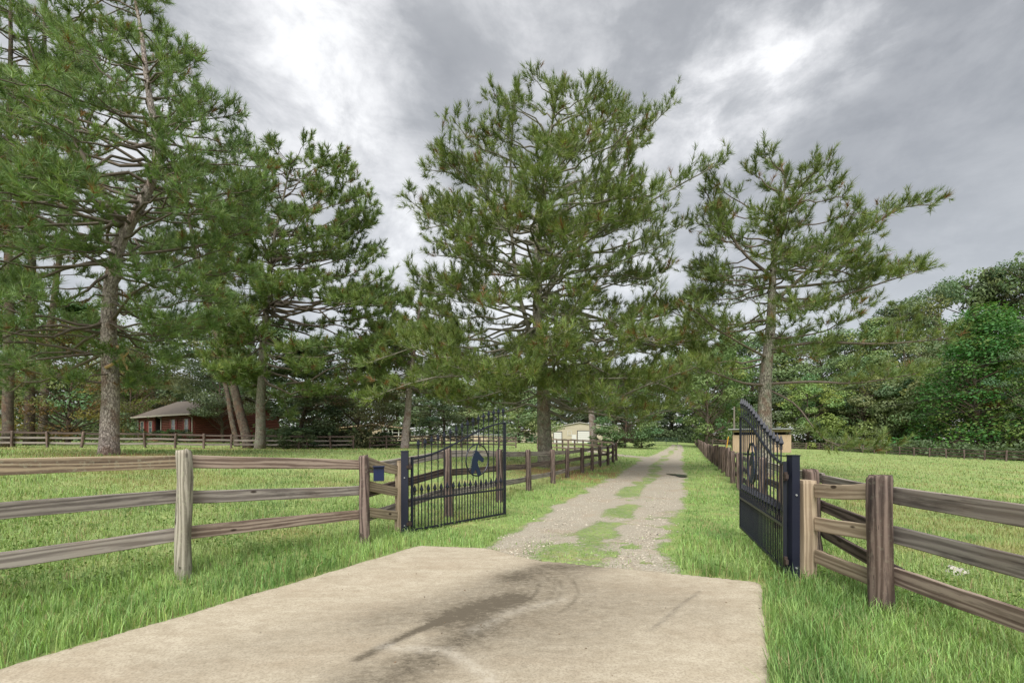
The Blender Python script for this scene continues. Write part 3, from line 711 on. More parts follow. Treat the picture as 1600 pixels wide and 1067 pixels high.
# ------------------------------------------------------------------ entrance gates
FIN = MB()
for (z0, z1, r0, r1) in ((0, .014, .024, .024), (.014, .05, .014, .036), (.05, .15, .036, .002), (-.024, -.008, .022, .022)):
    A = np.arange(4) * math.pi / 2 + math.pi / 4
    V = [(r * math.cos(a), r * math.sin(a), z) for z, r in ((z0, r0), (z1, r1)) for a in A]
    FIN.add(V, [[j, (j + 1) % 4, 4 + (j + 1) % 4, 4 + j] for j in range(4)] + [[3, 2, 1, 0], [4, 5, 6, 7]])
FIN = FIN.mesh('finial'); FIN.materials.append(M['iron'])
def horse(flip):
    head = [(-.165, .02), (-.15, -.035), (-.115, -.045), (-.075, -.02), (-.03, .005), (.0, -.03), (-.02, -.1), (-.06, -.18), (-.1, -.25), (-.03, -.29), (-.01, -.29), (.02, -.21), (.05, -.15), (.085, -.22), (.13, -.27), (.16, -.22), (.145, -.1), (.125, .0), (.09, .09), (.05, .15), (.035, .2), (.01, .16), (-.03, .145), (-.08, .09)]
    return [(x * flip, z) for x, z in head]
def gate(label, hinge, end, z0, flip):
    hx, hy = hinge; L = math.hypot(end[0] - hx, end[1] - hy)
    root = thing('entrance_gate', label, 'gate', (hx, hy, z0), math.atan2(end[1] - hy, end[0] - hx), 'wrought iron entrance gates')
    def arch(x): t = x / L; s = t * t * (3 - 2 * t); return 1.27 + .70 * (.82 * s + .18 * t)
    mid = .54; B = lambda: MB()
    b = B(); b.box((.018, 0, .64), (.036, .036, 1.3)); b.build('hinge_stile', M['iron'], root)
    b = B(); b.box((L - .018, 0, arch(L) / 2), (.036, .036, arch(L))); b.build('end_stile', M['iron'], root)
    b = B(); xs = np.linspace(.036, L - .036, 22); b.tube([(x, 0, arch(x) - .018) for x in xs], .019, 6); b.build('arched_rail', M['iron'], root)
    b = B(); b.box((L / 2, 0, mid), (L - .076, .034, .034)); b.build('middle_rail', M['iron'], root)
    b = B(); b.box((L / 2, 0, .02), (L - .076, .034, .034)); b.build('bottom_rail', M['iron'], root)
    cx, cz, R = L * .655, 1.185, .315; npk = 33
    for i in range(1, npk):
        x = L * i / npk; s = .007
        b = B()
        if i % 2 == 0:
            top = arch(x) + .17; dx = abs(x - cx)
            if dx < R:
                h = math.sqrt(R * R - dx * dx); b.box((x, 0, (.037 + cz - h) / 2), (2 * s, 2 * s, cz - h - .037)); b.box((x, 0, (cz + h + top) / 2), (2 * s, 2 * s, top - cz - h))
            else: b.box((x, 0, (.037 + top) / 2), (2 * s, 2 * s, top - .037))
        else: top = mid + .115; b.box((x, 0, (.037 + top) / 2), (2 * s, 2 * s, top - .037))
        p = b.build('picket', M['iron'], root)
        link('finial', FIN, None, p, (x, 0, top))
    A = np.linspace(0, 2 * math.pi, 33); b = B(); b.tube([(cx + R * math.cos(a), 0, cz + R * math.sin(a)) for a in A], .014, 6, False); ringo = b.build('medallion_ring', M['iron'], root)
    b = B(); b.prism([(x * 1.12, z * 1.12 - .0) for x, z in horse(flip)][::flip], .012, ((cx, 0, cz), (1, 0, 0), (0, 0, 1), (0, -1, 0))); e = b.build('horse_emblem', M['emblem'], root)
    e['label'] = 'flat horse head emblem inside the round medallion'
    mane = B()
    for k in range(8):
        t = k / 7; p0 = np.array([.045 + .105 * t, 0, .175 - .33 * t]); p0[0] *= flip
        mane.tube([np.array([cx, 0, cz]) + p0 * 1.03, np.array([cx, 0, cz]) + p0 * 1.03 + np.array([flip * .05, 0, -.005]), np.array([cx, 0, cz]) + p0 * 1.03 + np.array([flip * .085, 0, -.045])], [.009, .008, .003], 5)
    mane.tube([(cx - flip * .1, .0, cz - .3), (cx - flip * .02, 0, cz - .33)], .012, 5); mane.tube([(cx + flip * .03, 0, cz + .2), (cx + flip * .0, 0, cz + R)], .012, 5)
    mane.build('mane', M['emblem'], e)
    for z in (.14, 1.12):
        b = B(); b.tube([(-.03, 0, z - .05), (-.03, 0, z + .05)], .02, 8); b.box((-.045, 0, z), (.09, .03, .05)); b.build('hinge', M['rust'], root)
    return root
gate('open iron gate leaf left of the drive, horse medallion facing the road', (-1.74, 7.86), (-.14, 9.75), .06, -1)
gate('open iron gate leaf at right of the drive seen nearly edge on', (3.18, 5.3), (4.04, 8.05), .09, -1)
def steel_post(label, x, y, z, h, w, rz):
    r = thing('gate_post', label, 'gate post', (x, y, z), rz, 'navy steel gate posts')
    b = MB(); b.box((0, 0, h / 2 - .2), (w, w, h + .4)); b.build('shaft', M['steel'], r)
    b = MB(); b.box((0, 0, h + .006), (w + .012, w + .012, .012)); b.build('cap', M['steel'], r)
    for zz in (.2, h - .45):
        b = MB(); b.tube([(0, -w / 2 - .012, zz), (0, -w / 2 + .001, zz)], .012, 6); b.build('bolt', M['greymetal'], r)
steel_post('square navy steel post carrying the left gate leaf', -1.85, 7.86, CH - (838 - HZ) * 7.86 / F, 1.47, .12, .12)
steel_post('square navy steel post carrying the right gate leaf', 3.275, 5.3, CH - (912 - HZ) * 5.3 / F, 1.49, .095, .1)
bxp = P(592, 740, 6.98)
cb_ = thing('control_box', 'small dark blue metal box fixed beside the left end fence post', 'box', bxp, .25)
b = MB(); b.box((0, 0, 0), (.155, .13, .215)); b.build('body', M['box'], cb_)
b = MB(); b.box((0, -.012, .113), (.175, .17, .012)); b.build('lid', M['box'], cb_)
b = MB(); b.box((-.105, .0, .03), (.055, .03, .03)); b.build('bracket', M['rust'], cb_)

# pole, guy guard, wires, pipe gate, rock
pp = P(1147, 702, 56); pz = hz(pp.x, 56)
up = thing('utility_pole', 'thin grey utility pole behind the plywood shed', 'pole', (pp.x, 56, pz))
b = MB(); b.tube([(0, 0, -.4), (0, 0, 3.0), (.02, 0, 5.6)], [.12, .11, .09], 10); b.build('shaft', M['pole'], up)
b = MB(); b.tube([(-.08, 0, 5.3), (-.3, 0, 5.3)], .05, 8); b.build('insulator', M['greymetal'], up)
yp = P(1134, 702, 55); b = MB(); b.tube([(0, 0, -.2), (.18, 0, 1.0), (.32, 0, 1.9)], [.05, .055, .05], 8)
g_ = thing('guy_guard', 'yellow guy wire guard leaning beside the fence near the shed', 'guy guard', (yp.x, 55, hz(yp.x, 55)))
b.build('sleeve', M['yellow'], g_); b = MB(); b.tube([(.3, 0, 1.8), (.75, .6, 5.2)], .012, 4); b.build('cable', M['wire'], g_)
for a, c_, nm in (((1330, 605, 40), (1680, 540, 34), 'topmost of the three thin wires crossing in front of the woods at right'), ((1380, 636, 40), (1680, 578, 34), 'middle one of the three thin wires crossing in front of the woods at right'), ((1440, 648, 40), (1680, 622, 34), 'lowest of the three thin wires crossing in front of the woods at right')):
    A_, B_ = P(*a), P(*c_); u = np.linspace(0, 1, 14)[:, None]; pts = np.array(A_) * (1 - u) + np.array(B_) * u; pts[:, 2] -= .35 * 4 * (u * (1 - u))[:, 0] * .4
    b = MB(); b.tube(pts, .018, 5); tag(b.build('overhead_wire', M['wire']), nm, 'wire', 'overhead wires')
gp = P(1040, 698, 86); gg_ = thing('pipe_gate', 'low dark green pipe gate across the far end of the drive', 'gate', (gp.x - 2.0, 86, hz(gp.x, 86)))
for z in (.25, .55, .85, 1.12): b = MB(); b.tube([(0, 0, z), (4.2, 0, z)], .035, 6); b.build('bar', M['gpipe'], gg_)
for x in (0, 2.1, 4.2): b = MB(); b.tube([(x, 0, -.2), (x, 0, 1.3)], .05, 6); b.build('upright', M['gpipe'], gg_)
rk = MB(); rg = np.random.default_rng(3); rx = P(1495, 907, 5.55)
import bmesh
bm = bmesh.new(); bmesh.ops.create_icosphere(bm, subdivisions=2, radius=.1)
for v in bm.verts: v.co *= 1 + .22 * rg.standard_normal(); v.co.z *= .55
me = bpy.data.meshes.new('rock'); bm.to_mesh(me); bm.free()
tag(link('rock', me, M['rock'], None, (rx.x, rx.y, hz(rx.x, rx.y) + .03)), 'white stone lying in the pasture grass behind the right fence', 'rock')
#SECTION3
# ------------------------------------------------------------------ trees
def needles_mesh(T, D, S, K, rng, base, spread, wid):
    """tufts at T pointing along D with size S -> many thin triangles"""
    m = len(T); D = norm(D)
    fr = rng.random((m, K)); th = .12 + rng.random((m, K)) * (.6 + .85 * fr); ph = rng.uniform(0, 2 * math.pi, (m, K))
    ref = np.where(np.abs(D[:, 2:3]) < .9, [[0, 0, 1.]], [[1., 0, 0]])
    u = norm(np.cross(D, ref)); w = np.cross(D, u)
    d = D[:, None] * np.cos(th)[..., None] + (u[:, None] * np.cos(ph)[..., None] + w[:, None] * np.sin(ph)[..., None]) * np.sin(th)[..., None]
    d[..., 2] += .12; d = norm(d)
    b = T[:, None] - D[:, None] * (fr * S[:, None] * .75)[..., None]
    L = (S[:, None] * rng.uniform(.7, 1.1, (m, K)))[..., None]
    side = norm(np.cross(d, rng.standard_normal((m, K, 3)))) * (wid * .5)
    tip = b + d * L; tip[..., 2] -= L[..., 0] * .06
    V = np.stack([b - side, b + side, tip], 2).reshape(-1, 3)
    tone = rng.normal(1, .16, (m, 1, 1)) * rng.normal(1, .12, (m, K, 1))
    yel = np.clip(rng.normal(.25, .25, (m, 1, 1)), 0, 1)
    c = np.array(base)[None, None] * (1 - yel) + np.array(base)[None, None] * np.array([1.55, 1.25, .9]) * yel
    brown = (rng.random((m, K, 1)) < .02) | (rng.random((m, 1, 1)) < .035)
    c = np.where(brown, np.array([.2, .11, .04]), np.clip(c * tone, .008, .6))
    c = np.repeat(c[:, :, None], 3, 2).reshape(-1, 3)
    return mesh_np('crown', V, [np.arange(len(V)).reshape(-1, 3)], col=c)

def pine(label, d, base_px, rows, trunk, r0, seed, nprim=60, limbs=(), size=.26, K=24, base=(0.091, 0.163, 0.058), wid=.016, sec=.55, tw=.32, crown_lo=None, bk='bark', group=None, flat=.35, inner=.25, fill=1.0, lpale=.35, stub=None, start=.56):
    """rows: (py, px_left, px_right) of the crown's outline; trunk: (px, py, depth shift) path; all turned into metres at distance d"""
    rng = np.random.default_rng(seed); rnd = random.Random(seed)
    k = d / F; bx = (base_px - CX) * k; bz = hz(bx, d)
    def loc(px, py, dy=0): return np.array([(px - base_px) * k, dy, CH - (py - HZ) * k - bz])
    root = thing('pine_tree', label, 'tree', (bx, d, bz), 0, group)
    tp = np.array([[0, 0, -.4]] + [loc(*t) for t in trunk]); tz = tp[:, 2]; H = tz[-1]
    zz = np.linspace(-.4, H, 26); tx = np.interp(zz, tz, tp[:, 0]); ty = np.interp(zz, tz, tp[:, 1])
    for _ in range(2): tx[1:-1] = (tx[:-2] + tx[1:-1] * 2 + tx[2:]) / 4; ty[1:-1] = (ty[:-2] + ty[1:-1] * 2 + ty[2:]) / 4
    tx += .04 * np.sin(zz * 1.3 + seed) * (zz > 1); tr_ = r0 * (1 - .93 * np.clip(zz / H, 0, 1) ** 1.15) * (1 + .3 * np.exp(-np.clip(zz + .2, 0, 9) / .35))
    tm = MB(); tm.tube(np.stack([tx, ty, zz], -1), tr_, 18)
    def T(z): return np.array([np.interp(z, zz, tx), np.interp(z, zz, ty), z])
    def TR(z): return float(np.interp(z, zz, tr_))
    R = sorted([(loc(base_px, py)[2], (l - base_px) * k, (r - base_px) * k) for py, l, r in rows])
    RZ = np.array([r[0] for r in R]); RL = np.array([r[1] for r in R]); RR = np.array([r[2] for r in R])
    lo = RZ[0]; hi = RZ[-1]
    br = MB(); wA, wB = [], []; tA, tB, tufts, tdir, tsz, twr = [], [], [], [], [], []
    up = np.array([0, 0, 1.])
    def grow(path, r, start=.32, lim=2.0):
        """secondaries, twigs and tufts along a primary limb"""
        path = np.asarray(path, float); seg = np.linalg.norm(np.diff(path, axis=0), axis=1); cum = np.r_[0, np.cumsum(seg)]; L = cum[-1]
        br.tube(path, r * (1 - .85 * (cum / L)) + .006, 6 if r > .05 else 5, False)
        ns = max(6, int((L * (1 - start) + .3 * lim) / (sec * .42))); sd = rnd.choice((-1, 1))
        for i in range(ns):
            s = start + (1 - start) * (i + rnd.uniform(.2, .8)) / ns; p = np.array([np.interp(s * L, cum, path[:, j]) for j in range(3)])
            q = np.array([np.interp(min(s * L + .15, L), cum, path[:, j]) for j in range(3)]); t0 = norm(q - p) if s < .99 else norm(path[-1] - path[-2])
            lat = norm(np.cross(t0, up) + 1e-6); sd = -sd
            dr = norm(t0 * rnd.uniform(.3, 1.0) + lat * sd * rnd.uniform(.3, 1.0) + up * rnd.uniform(-.1, .6))
            ln = min(lim, L * .6) * rnd.uniform(.35, .8) * (1 - .45 * ((s - start) / (1 - start)) ** 2)
            e1 = p + dr * ln * .55; d2 = norm(dr + up * .35 + rng.standard_normal(3) * .15); e2 = e1 + d2 * ln * .45
            rr = max(.008, r * .22 * (1.2 - s))
            for a_, b_, ra, rb in ((p, e1, rr, rr * .75), (e1, e2, rr * .75, rr * .45)): tA.append(a_); tB.append(b_); twr.append((ra, rb))
            nt_ = max(3, int(ln / (tw * .46) * fill))
            for j in range(nt_):
                f = .25 + .75 * (j + rnd.random()) / nt_; w = p + (e1 - p) * (f / .55) if f < .55 else e1 + (e2 - e1) * ((f - .55) / .45)
                td = norm(dr * .7 + rng.standard_normal(3) * .55 + up * .42); tl = rnd.uniform(.15, .5)
                wA.append(w); wB.append(w + td * tl); tufts.append(w + td * tl); tdir.append(norm(td + up * .35)); tsz.append(size * 1.22 * rnd.uniform(.75, 1.2))
            tufts.append(e2); tdir.append(norm(d2 + up * .5)); tsz.append(size * 1.22 * rnd.uniform(.9, 1.25))
        tufts.append(path[-1]); tdir.append(norm(path[-1] - path[-2] + up * .3)); tsz.append(size * 1.15)
    def primary(z0, tgt, r, start=.32, sag=0.0, lim=2.0):
        a = T(z0); b = np.array(tgt); v = b - a; L = np.linalg.norm(v); u = np.linspace(0, 1, 8)
        hor = np.array([v[0], v[1], 0]); pts = []
        for t in u:
            p = a + hor * t; p[2] = a[2] + v[2] * (flat * t ** 1.7 + (1 - flat) * t) - sag * L * .12 * math.sin(math.pi * t)
            pts.append(p)
        pts = np.array(pts); wob = np.cumsum(rng.standard_normal((8, 3)) * L * .03, 0); wob[0] = 0; pts += wob
        grow(pts, r, start, lim)
    zs = np.linspace(lo, hi, 240); ww = np.maximum(np.interp(zs, RZ, RR - RL), .4); sl = np.abs(np.gradient(ww, zs)) * .5; cw = np.cumsum(ww * np.sqrt(1 + np.clip(sl, 0, 5) ** 2)); cw /= cw[-1]
    for i in range(nprim):
        zt = float(np.interp((i + rng.random()) / nprim, cw, zs)); az = i * 2.39996 + rng.normal(0, .3); c, s = math.cos(az), math.sin(az)
        l, r = np.interp(zt, RZ, RL), np.interp(zt, RZ, RR); tx0 = T(min(zt, H))[0]
        reach = abs(r - tx0) * (1 + c) / 2 + abs(l - tx0) * (1 - c) / 2
        f = rng.uniform(.92, 1.03) if rng.random() > inner else rng.uniform(.4, .75)
        lim = min(1.7 * (size / .27) ** .6, .3 * reach + .55); reach = max(.25, reach * f - size * .5); zt -= (size * 1.2 + .2 * lim) * sstep(zt, lo + .35 * (hi - lo), lo + .8 * (hi - lo))
        hrel = (zt - lo) / (hi - lo + 1e-6); z0 = zt - reach * (-.14 + .85 * hrel ** 1.2 + rng.normal(0, .13)) ; z0 = min(max(z0, lo * .98 + .1 if lo > 1 else .9, 1.2), H * .985)
        dy = s * reach * .9; q_ = min(1.0, (d + dy) / d)      # a limb coming forward has to stay lower to keep the rounded outline
        tgt = T(min(zt, H)) * np.array([1, 1, 0]) + np.array([c * reach * q_, dy, CH - bz + (zt - CH + bz) * q_])
        primary(z0, tgt, min(max(.016, .016 + .0075 * reach), TR(z0) * .6 + .01), start, .5 * (hrel < .35), lim)
    lead = np.stack([T(z) for z in np.linspace(H - min(2.2, .12 * H) * (size / .27) ** .5, H, 6)]); grow(lead, .03, .1, 1.3 * (size / .27) ** .6)
    for z_py, pts, r in limbs:
        P_ = np.array([loc(*q) for q in pts]); u = np.linspace(0, len(P_) - 1, 10); path = np.stack([np.interp(u, np.arange(len(P_)), P_[:, j]) for j in range(3)], -1)
        path[1:-1] = (path[:-2] + 2 * path[1:-1] + path[2:]) / 4
        grow(path, r, z_py, 1.6)
    wA = np.array(wA); wB = np.array(wB); wS = norm(np.cross(wB - wA, rng.standard_normal(wA.shape))) * .011; br.add(np.stack([wA - wS, wA + wS, wB], 1).reshape(-1, 3), np.arange(len(wA) * 3).reshape(-1, 3)); tw_ = np.array(twr); br.sticks(tA, tB, tw_[:, 0], tw_[:, 1])
    for _ in range(int(H * .8)):                           # dead snags on the bare trunk
        z0 = rnd.uniform(.2 * H, .75 * H); a = rnd.uniform(0, 6.28); l = rnd.uniform(.25, 1.1); p = T(z0); e = p + np.array([math.cos(a) * l, math.sin(a) * l, rnd.uniform(-.15, .3) * l])
        br.sticks([p], [e], .018, .006)
    tm.build('trunk', M[bk], root, smooth=True)
    br.build('branches', M['limb_pale'] if rnd.random() < lpale else M['limb'], root, smooth=True)
    cm = needles_mesh(np.array(tufts), np.array(tdir), np.array(tsz), K, rng, base, 1, wid)
    link('crown', cm, M['needles'], root)['kind'] = 'stuff'
    if stub:
        b = MB()
        for path, r in stub: b.tube([loc(*q) for q in path], np.linspace(r, r * .5, len(path)), 7)
        b.build('broken_limb', M['broken'], root)['label'] = 'pale snapped limb hanging from the trunk'
    print('pine', label, len(tufts), len(tufts) * K)
    return len(tufts)

NT = 0
# big leaning pine at left
NT += pine('big pine with pale pinkish trunk and a snapped limb, nearest at left', 18, 170,
     [(-90, 140, 240), (0, 40, 262), (80, -40, 330), (160, -90, 352), (250, -110, 388), (330, -110, 385), (420, -90, 360), (500, -60, 330), (560, -110, 250), (600, -60, 200)],
     [(171, 690, 0), (172, 540, 0), (170, 440, 0), (180, 380, 0), (195, 350, .2), (225, 300, .3), (240, 240, .3), (225, 120, .2), (200, -70, 0)], .31, 11, nprim=122,
     limbs=[(.35, [(190, 355, 0), (165, 290, -.4), (130, 210, -.8), (95, 130, -1), (75, 60, -1)], .1), (.3, [(172, 420, 0), (120, 390, -.5), (60, 370, -1.2), (-20, 330, -2)], .07), (.3, [(176, 400, 0), (240, 385, .5), (300, 365, 1), (360, 330, 1.5)], .07),
            (.4, [(171, 600, 0), (140, 597, -.8), (90, 585, -2), (20, 580, -3)], .05), (.4, [(172, 560, 0), (110, 545, -1.5), (40, 570, -3.5), (-20, 600, -4.5)], .05), (.5, [(176, 500, 0), (240, 470, -1), (300, 455, -1.5)], .06)],
     size=.27, K=27, base=(.15, .235, .092), wid=.02, fill=.9, lpale=0,
     stub=[([(176, 576, -.3), (205, 566, -.5), (220, 556, -.6)], .06), ([(203, 545, -.55), (212, 566, -.55), (218, 582, -.55)], .07)])
# big pine by the red house
NT += pine('tall broad pine rising beside the right corner of the red house', 40, 406,
     [(196, 418, 512), (225, 388, 540), (290, 348, 580), (350, 345, 592), (400, 340, 616), (450, 345, 618), (500, 350, 632), (560, 360, 634), (615, 400, 600)],
     [(407, 650, 0), (410, 560, 0), (418, 450, 0), (432, 350, 0), (448, 290, 0), (456, 250, 0)], .42, 12, nprim=185, size=.42, K=24, base=(.148, .222, .076), wid=.046, sec=.8, tw=.5, bk='bark_moss', lpale=0, limbs=[(.4, [(407, 640, 0), (440, 610, -1), (458, 625, -1.5), (470, 655, -2)], .05)])
NT += pine('slim dark pine leaning left over the red house roof', 41, 390, [(250, 265, 320), (300, 240, 345), (360, 245, 350), (420, 260, 345), (460, 270, 350)],
     [(375, 640, 0), (355, 570, 0), (325, 470, 0), (300, 370, 0), (282, 270, 0)], .42, 13, nprim=24, size=.42, K=16, base=(.12, .185, .06), wid=.046, sec=.9, tw=.55, bk='bark_dark', lpale=0)
NT += pine('thin pine stem just left of the leaning dark pine', 43, 372, [(330, 285, 340), (380, 270, 350), (430, 275, 345)], [(352, 600, 0), (330, 500, 0), (312, 400, 0), (302, 345, 0)], .24, 14, nprim=10, size=.4, K=16, base=(.12, .185, .06), wid=.046, sec=.9, tw=.55, bk='bark_dark', lpale=0)
# centre pine
NT += pine('large round-topped pine standing behind the dark inner fence at centre', 22, 852,
     [(92, 865, 900), (130, 762, 1000), (180, 708, 1040), (225, 660, 1040), (260, 624, 1040), (300, 632, 1100), (345, 650, 1080), (400, 662, 1050), (440, 670, 1060), (490, 625, 1100), (540, 605, 1100), (590, 598, 1085), (640, 610, 1060)],
     [(852, 660, 0), (847, 600, 0), (842, 520, 0), (838, 430, 0), (845, 330, 0), (860, 220, 0), (870, 150, 0)], .36, 21, nprim=172, inner=.27,
     limbs=[(.45, [(843, 560, 0), (812, 480, -.3), (800, 400, -.5), (796, 300, -.6), (800, 215, -.6), (806, 150, -.6)], .11), (.35, [(840, 475, 0), (900, 400, .3), (930, 330, .4), (965, 230, .5), (975, 160, .5)], .09),
            (.4, [(838, 430, 0), (880, 395, -1), (960, 370, -2), (1040, 330, -2.5), (1098, 300, -2.5)], .07), (.4, [(842, 500, 0), (780, 478, -1), (720, 470, -2), (660, 455, -2.5)], .06), (.4, [(845, 560, 0), (770, 540, -1.5), (690, 555, -3), (615, 590, -4)], .06),
            (.4, [(846, 590, 0), (780, 600, -2), (700, 605, -4), (620, 640, -5)], .055), (.4, [(845, 570, 0), (920, 560, -1), (1000, 550, -2), (1080, 545, -2)], .06), (.25, [(846, 585, 0), (835, 610, -2), (806, 628, -4.4)], .05), (.25, [(846, 575, 0), (858, 606, -2.4), (868, 632, -5)], .05), (.25, [(845, 590, 0), (880, 612, -2), (912, 624, -4)], .05), (.25, [(843, 545, 0), (825, 560, -2), (800, 574, -4)], .05), (.25, [(843, 530, 0), (862, 555, -2), (885, 566, -4)], .05), (.4, [(846, 600, 0), (920, 600, -2), (990, 605, -3), (1050, 640, -3)], .055)],
     fill=.88, size=.27, K=27, base=(.138, .198, .06), wid=.02, bk='bark_moss', lpale=1)
# right pine
NT += pine('tall pine with bare pale trunk behind the right gate', 20, 1193,
     [(212, 1195, 1280), (240, 1150, 1312), (285, 1110, 1318), (320, 1098, 1330), (350, 1085, 1390), (400, 1090, 1400), (445, 1110, 1380), (490, 1075, 1350), (520, 1060, 1310), (560, 1055, 1290)],
     [(1194, 660, 0), (1200, 540, 0), (1208, 450, 0), (1212, 370, 0), (1222, 310, 0), (1232, 268, 0)], .33, 31, nprim=68, inner=.17,
     limbs=[(.45, [(1212, 470, 0), (1270, 415, -.3), (1340, 365, -.5), (1395, 330, -.5), (1440, 330, -.5)], .085), (.4, [(1209, 450, 0), (1280, 440, .5), (1360, 425, 1), (1420, 415, 1), (1470, 398, 1)], .07), (.4, [(1207, 490, 0), (1270, 480, -.8), (1350, 455, -1.3), (1400, 440, -1.5)], .06),
            (.4, [(1206, 432, 0), (1165, 395, .2), (1140, 350, .4), (1120, 310, .5), (1108, 285, .5)], .08), (.45, [(1200, 545, 0), (1260, 540, -.8), (1330, 550, -1.5), (1420, 545, -2)], .07), (.36, [(1200, 600, 0), (1260, 598, -.5), (1310, 605, -1), (1395, 590, -1.4)], .065),
            (.42, [(1203, 610, 0), (1232, 632, -.6), (1243, 665, -1), (1262, 700, -1.5), (1330, 700, -2)], .04), (.45, [(1198, 602, 0), (1150, 602, -.6), (1100, 590, -1.2), (1050, 580, -1.6)], .06), (.45, [(1200, 560, 0), (1140, 545, -1), (1090, 530, -1.8), (1050, 500, -2)], .055),
            (.4, [(1205, 500, 0), (1150, 500, 1), (1100, 480, 2), (1060, 450, 2.5)], .055)],
     size=.26, K=27, base=(.132, .19, .06), wid=.02, bk='bark_moss', lpale=0)
NT += pine('mid-distance pine with leaning trunk in front of the beige arena wall', 45, 632, [(436, 630, 690), (465, 592, 705), (520, 570, 722), (570, 556, 732), (620, 570, 738)], [(637, 640, 0), (645, 560, 0), (655, 480, 0), (662, 445, 0)], .4, 41, nprim=100, size=.45, K=24, base=(.14, .205, .068), wid=.048, sec=.9, tw=.55, bk='bark', lpale=0)
NT += pine('small-crowned pine at the far left edge of the pasture', 34, 12, [(-200, -20, 60), (-60, -90, 110), (80, -110, 130), (220, -110, 120), (350, -80, 100), (460, -60, 80)], [(14, 500, 0), (12, 300, 0), (16, 100, 0), (20, -190, 0)], .33, 51, nprim=58, size=.4, K=24, base=(.135, .21, .076), wid=.04, sec=.85, tw=.5, bk='bark_dark', lpale=0)
NT += pine('dark pine second from the left edge behind the cross fence', 38, 46, [(-260, 30, 120), (-100, -30, 230), (60, -40, 260), (180, -30, 240), (300, -20, 190), (430, 0, 140)], [(48, 500, 0), (52, 300, 0), (70, 50, 0), (80, -240, 0)], .34, 52, nprim=60, size=.42, K=24, base=(.132, .202, .07), wid=.045, sec=.9, tw=.5, bk='bark_dark', lpale=0)
NT += pine('dark pine third from the left edge, trunk beside the brushy cedar', 44, 66, [(30, 130, 260), (100, 100, 300), (200, 90, 330), (300, 100, 330), (400, 90, 300)], [(72, 560, 0), (100, 350, 0), (150, 150, 0), (180, 40, 0)], .34, 53, nprim=58, size=.45, K=24, base=(.14, .212, .074), wid=.048, sec=.9, tw=.55, bk='bark_dark', lpale=0)
NT += pine('slender pine with tilted trunk in front of the cream barn', 62, 928, [(540, 890, 950), (570, 870, 965), (610, 875, 960)], [(924, 640, 0), (920, 590, 0), (918, 545, 0)], .55, 55, nprim=26, size=.6, K=14, base=(.11, .165, .054), wid=.055, sec=1.1, tw=.7, bk='bark', lpale=0)
NT += pine('open-crowned pine at the wood edge above the shaded pasture', 93, 1418, [(468, 1390, 1420), (490, 1370, 1440), (520, 1380, 1430), (545, 1390, 1425)], [(1416, 600, 0), (1412, 540, 0), (1405, 480, 0)], .4, 56, nprim=18, size=.6, K=14, base=(.13, .19, .056), wid=.06, sec=1.1, tw=.7, bk='bark', lpale=0)
print('tufts', NT)

